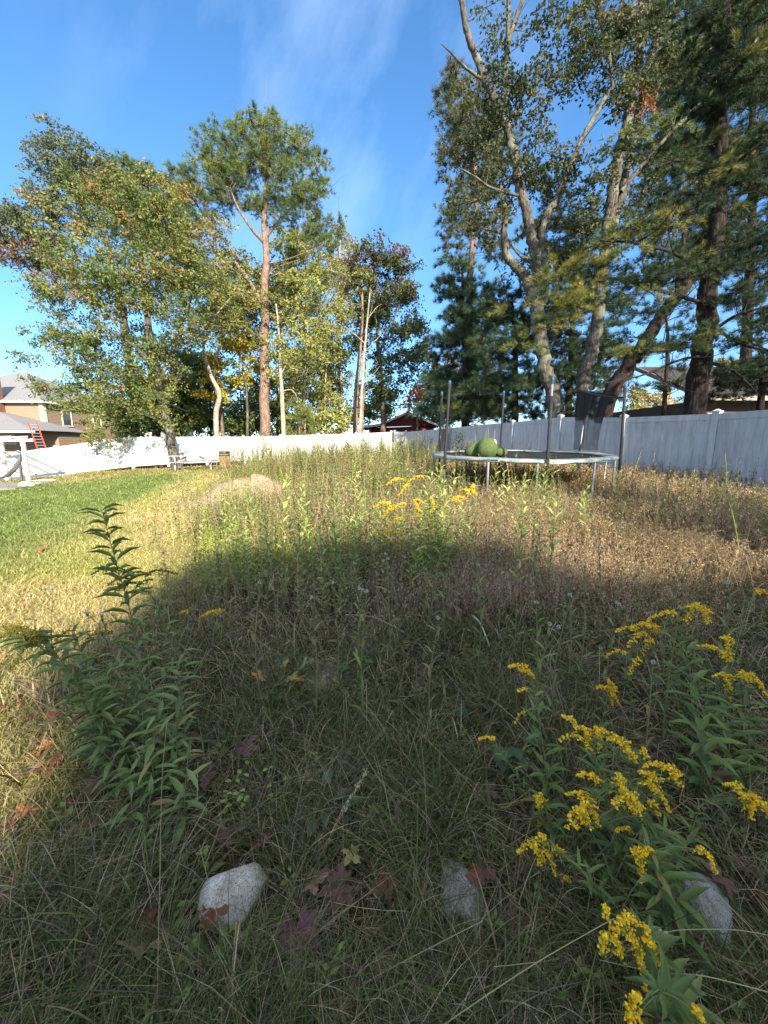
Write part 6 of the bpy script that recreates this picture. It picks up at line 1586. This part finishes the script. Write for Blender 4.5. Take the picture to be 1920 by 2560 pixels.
# ------------------------------------------------------------------ fallen leaves
def maple_outline(seed, nl=5, deep=.5):
    rr = np.random.default_rng(seed); n = 46; a = np.linspace(-np.pi*.86, np.pi*.86, n)
    lobes = np.array([0, .95, -.95, 1.85, -1.85, 2.6, -2.6])[:nl+2]; amp = [1, .88, .88, .62, .62, .4, .4]
    rad = np.full(n, .34)
    for l, m_ in zip(lobes, amp): rad = np.maximum(rad, m_*np.clip(1-np.abs(a-l)/.52, 0, 1)**.7*.78+.26)
    rad *= 1+.10*np.sin(a*19+seed)+rr.normal(size=n)*.03
    x = rad*np.cos(a)*.62; y = rad*np.sin(a)*.62
    curl = rr.uniform(-.5, .5); z = .16*np.sin(a*3+seed)*rad*.6 + curl*.25*y*y*3 + rr.normal(size=n)*.012
    V = np.concatenate([[(0, 0, 0)], np.stack([x, y, z], 1)])
    hm_ = V[1:]*.5+rr.normal(size=(n, 3))*.01; V = np.concatenate([V, hm_])
    Fq = [(0, 1+n+i, 1+n+(i+1)) for i in range(n-1)]
    F4 = [(1+n+i, 1+i, 2+i, 2+n+i) for i in range(n-1)]
    return V, np.array(Fq), np.array(F4)
def leafobj(seed, col, deep=.5):
    V, F3, F4 = maple_outline(seed); mb = MB()
    c = np.asarray(col)*(1+.25*(vnoise(V[:, 0]*20, V[:, 1]*20, 1, seed)-.5))[:, None]
    mb.add(V, F4, F3, col=c); mb.tube([(0, 0, 0), (-.25, .02, .02), (-.5, .08, .06)], [.012, .01, .008], 4, col=np.asarray(col)*.6)
    return mb.build('fallen_leaf', M['deadleaf'], smooth=False)
LC = {'brown': (.13, .075, .055), 'purple-brown': (.15, .075, .075), 'tan': (.30, .20, .13), 'orange': (.27, .12, .055), 'rust-red': (.17, .06, .04), 'yellow-green': (.34, .30, .10)}
pro = {k_: [leafobj(10*i+j, v_) for j in range(2)] for i, (k_, v_) in enumerate(LC.items())}
used = set()
def putleaf(kind, px, py, size, lift, rx=0, ry=0, label=None, group=None):
    pr_ = pro[kind][r2.randrange(2)]
    if pr_.name in used: o = pr_.copy(); C.objects.link(o)
    else: o = pr_; used.add(pr_.name)
    q = G(px, py)
    o.location = (q[0], q[1], q[2]+lift); o.rotation_euler = (rx, ry, r2.uniform(0, 6.28)); o.scale = (size,)*3
    tag(o, label, 'leaf', group)
sp_l = [('purple-brown', 742, 2385, .17, .07, 'large purple-brown maple leaf right below the left granite rock'), ('rust-red', 535, 2330, .11, .08, 'rust-red leaf leaning on the bottom edge of the left granite rock'), ('orange', 528, 2352, .06, .05, 'orange leaf tip resting against the left granite rock'),
        ('yellow-green', 880, 2180, .09, .07, 'mottled yellow-green leaf standing between the left and middle rocks'), ('brown', 855, 2260, .13, .06, 'long brown curled leaf between the left and middle rocks'), ('rust-red', 1205, 2225, .12, .07, 'dark red leaf on the right edge of the middle rock'),
        ('brown', 1270, 2360, .11, .05, 'dull brown leaf right of and below the middle rock'), ('purple-brown', 615, 1910, .12, .08, 'dusky leaf in the grass right of the left goldenrod clump'), ('brown', 265, 1990, .13, .07, 'pinkish-brown leaf left of the left goldenrod clump foot'), ('brown', 520, 1975, .14, .06, 'curled brown leaf at the right foot of the left goldenrod clump'),
        ('orange', 80, 2060, .09, .05, 'orange leaf on the sunlit grass at the lower left edge'), ('rust-red', 130, 1820, .10, .04, 'rust-red leaf on the sunny grass beside the shade line'), ('tan', 60, 1960, .14, .04, 'pale orange-brown leaf at the left edge of the sunny grass'), ('orange', 106, 1381, .16, .05, 'orange-red leaf lying on the green lawn'),
        ('brown', 1795, 2250, .11, .08, 'dark wine-brown leaf behind the right granite rock'), ('brown', 1210, 2010, .12, .05, 'brown leaf in the shade left of the right goldenrod clump'), ('brown', 1090, 2480, .13, .05, 'brown leaf near the bottom edge, middle'), ('tan', 375, 2410, .16, .06, 'pale brown curled leaf below and left of the left granite rock'), ('rust-red', 360, 2380, .10, .06, 'small red leaf below and left of the left granite rock')]
for k_, px, py, s, lf, lb_ in sp_l: putleaf(k_, px, py, s*1.05, lf+.02, r2.uniform(-.4, .4), r2.uniform(-.4, .4), lb_)
for i_ in range(70):
    px, py = r2.uniform(60, 1900), 1750+(2540-1750)*r2.random()**.8
    if px < 300 and py < 2300: continue
    k_ = r2.choice(['brown', 'brown', 'purple-brown', 'brown', 'tan', 'rust-red'])
    q = G(px, py)
    if not clear(np.array([q[0]]), np.array([q[1]]))[0]: continue
    putleaf(k_, px, py, r2.uniform(.07, .12), r2.uniform(.03, .08), r2.uniform(-.5, .5), r2.uniform(-.5, .5), 'dead %s maple leaf lying loose in the shaded foreground grass' % k_, 'dead %s leaves in the shaded foreground grass' % k_)
for i_ in range(34):
    px, py = r2.uniform(0, 300), r2.uniform(1400, 2100)
    k_ = r2.choice(['orange', 'tan', 'rust-red'])
    putleaf(k_, px, py, r2.uniform(.06, .10), .03, r2.uniform(-.4, .4), r2.uniform(-.4, .4), 'dry %s leaf scattered on the sunny straw-coloured lawn' % k_, 'dry %s leaves on the sunny lawn' % k_)
for k_ in pro:
    for o in pro[k_]:
        if o.name not in used: bpy.data.objects.remove(o)

# oak seedling, rounded weeds, dock leaves
def cluster(name, label, px, py, n, ls_, cols, hh, spread, tpl='maple', lw=1.0, seed=0, lift=(0, .6), cat='plant'):
    rr = np.random.default_rng(seed+800); q = G(px, py); root = thing(name, label, cat, q)
    s = MB(); fo = MB()
    for k in range(n):
        a = rr.uniform(0, 6.3); e = q+np.array([math.cos(a)*spread*rr.random()**.5, math.sin(a)*spread*rr.random()**.5, hh*rr.uniform(.4, 1)])
        s.tube(smooth_path([q, (q+e)/2+np.array([0, 0, .1*hh]), e], 5), [.0025, .002, .002, .0015, .001], 4, col=(.18, .14, .07))
        l = unit(np.array([math.cos(a), math.sin(a), rr.uniform(*lift)])); fr = frames_from(l[None], rr, nref=(0, 0, 1)); c = np.asarray(cols[rr.integers(0, len(cols))])[None]
        if tpl == 'maple':
            V, F3, F4 = maple_outline(seed+k); V = V*np.array([1.2, .8, 1]); L_ = V*ls_*rr.uniform(.7, 1.2); fo.add(np.einsum('ij,kj->ki', fr[0], L_)+e, F4, F3, col=c)
        else: scatter(fo, BLADE_LEAF*np.array([1, lw, 1]), BLADE_LEAF_F, e[None], fr, np.array([ls_*rr.uniform(.7, 1.2)]), c, quads=False)
    s.build('stem', M['grass'], root); fo.build('foliage', M['grass'], root)
cluster('oak_seedling', 'oak seedling with orange-yellow and dark green lobed leaves left of the straw heap', 700, 1750, 11, .10, [(.38, .26, .06), (.42, .22, .06), (.07, .10, .04), (.08, .11, .045)], .2, .14, seed=1)
cluster('oak_seedling', 'single upright pale grey-green lobed leaf beside the straw heap', 752, 1720, 2, .12, [(.20, .22, .11)], .22, .03, seed=5, lift=(.8, 1.6))
cluster('clover_plant', 'small light green round-leaved plant below the straw heap', 645, 2020, 26, .028, [(.20, .30, .07), (.26, .34, .08)], .16, .12, 'b', 3.0, 7)
cluster('dock_plant', 'dark glossy round-leaved plant left of the right goldenrod clump', 1200, 1820, 5, .10, [(.035, .075, .035)], .14, .12, 'b', 3.4, 8, (-.1, .4))
cluster('dock_plant', 'blue-green broad-leaved plant beside the little left-leaning goldenrod', 1262, 1900, 5, .12, [(.085, .13, .06)], .2, .12, 'b', 3.4, 9, (-.2, .4))
cluster('dock_plant', 'dusky broad-leaved plant behind the lone goldenrod with a starry top', 1600, 1740, 7, .09, [(.07, .10, .05)], .22, .15, 'b', 3.0, 10)
cluster('dock_plant', 'small grey-green rosette in the shade below the light green plant', 805, 2060, 6, .08, [(.11, .14, .07)], .1, .10, 'b', 2.4, 11)
cluster('dock_plant', 'bright little leafy tuft at the right of the straw heap', 885, 1690, 8, .07, [(.08, .14, .06)], .12, .10, 'b', 2.6, 12)

# long pale grass stalks close to the lens
def stalk(label, pts, r0=.0016, head=0, col=(.42, .36, .2)):
    w_ = [P(*p_) for p_ in pts]; g_ = w_[0]; root = thing('grass_stalk', label, 'grass stalk', g_)
    path = smooth_path(w_, 16); s = MB(); s.tube(path, np.linspace(r0, r0*.6, 16), 5, col=col); s.build('stem', M['dry'], root)
    if head:
        rr = np.random.default_rng(int(pts[0][0])); n = 70; t = rr.uniform(1-head, 1, n)*15; i = np.minimum(t.astype(int), 14); f = (t-i)[:, None]
        p = path[i]*(1-f)+path[i+1]*f+rr.normal(size=(n, 3))*.004; l = unit(path[-1]-path[-4])+rr.normal(size=(n, 3))*.5
        m_ = MB(); scatter(m_, LEAF, LEAF_F, p, frames_from(l, rr), np.full(n, .011), (.45, .40, .24), quads=False); m_.build('seed_head', M['dry'], root)
stalk('long straw stalk slanting up to the right across the bottom centre', [(1090, 2575, .72), (1320, 2420, .70), (1535, 2296, .66)], .0014)
stalk('long straw stalk crossing the bottom centre below the middle rock', [(715, 2570, .85), (960, 2430, .85), (1205, 2303, .9)], .0014)
stalk('straw stalk with a pale seed head rising right of the left rock', [(630, 2490, .95), (740, 2270, 1.1), (830, 2080, 1.25), (918, 1925, 1.45)], .0013, .25)
stalk('thin upright straw stalk left of the left granite rock', [(392, 2545, .8), (398, 2250, .85), (405, 1950, .9), (418, 1800, .92)], .0010)
stalk('thin bent straw stalk under the left granite rock', [(645, 2470, .9), (720, 2400, .93), (860, 2280, 1.0), (1030, 2150, 1.15)], .0011)
stalk('straw stalk lying across the lower right corner', [(1920, 2480, .7), (1760, 2440, .7), (1640, 2430, .75), (1500, 2400, .8)], .0012)
stalk('pale stalk reaching over the right granite rock', [(1930, 2340, .9), (1840, 2325, .85), (1700, 2325, .84), (1640, 2340, .85)], .0012, .2)
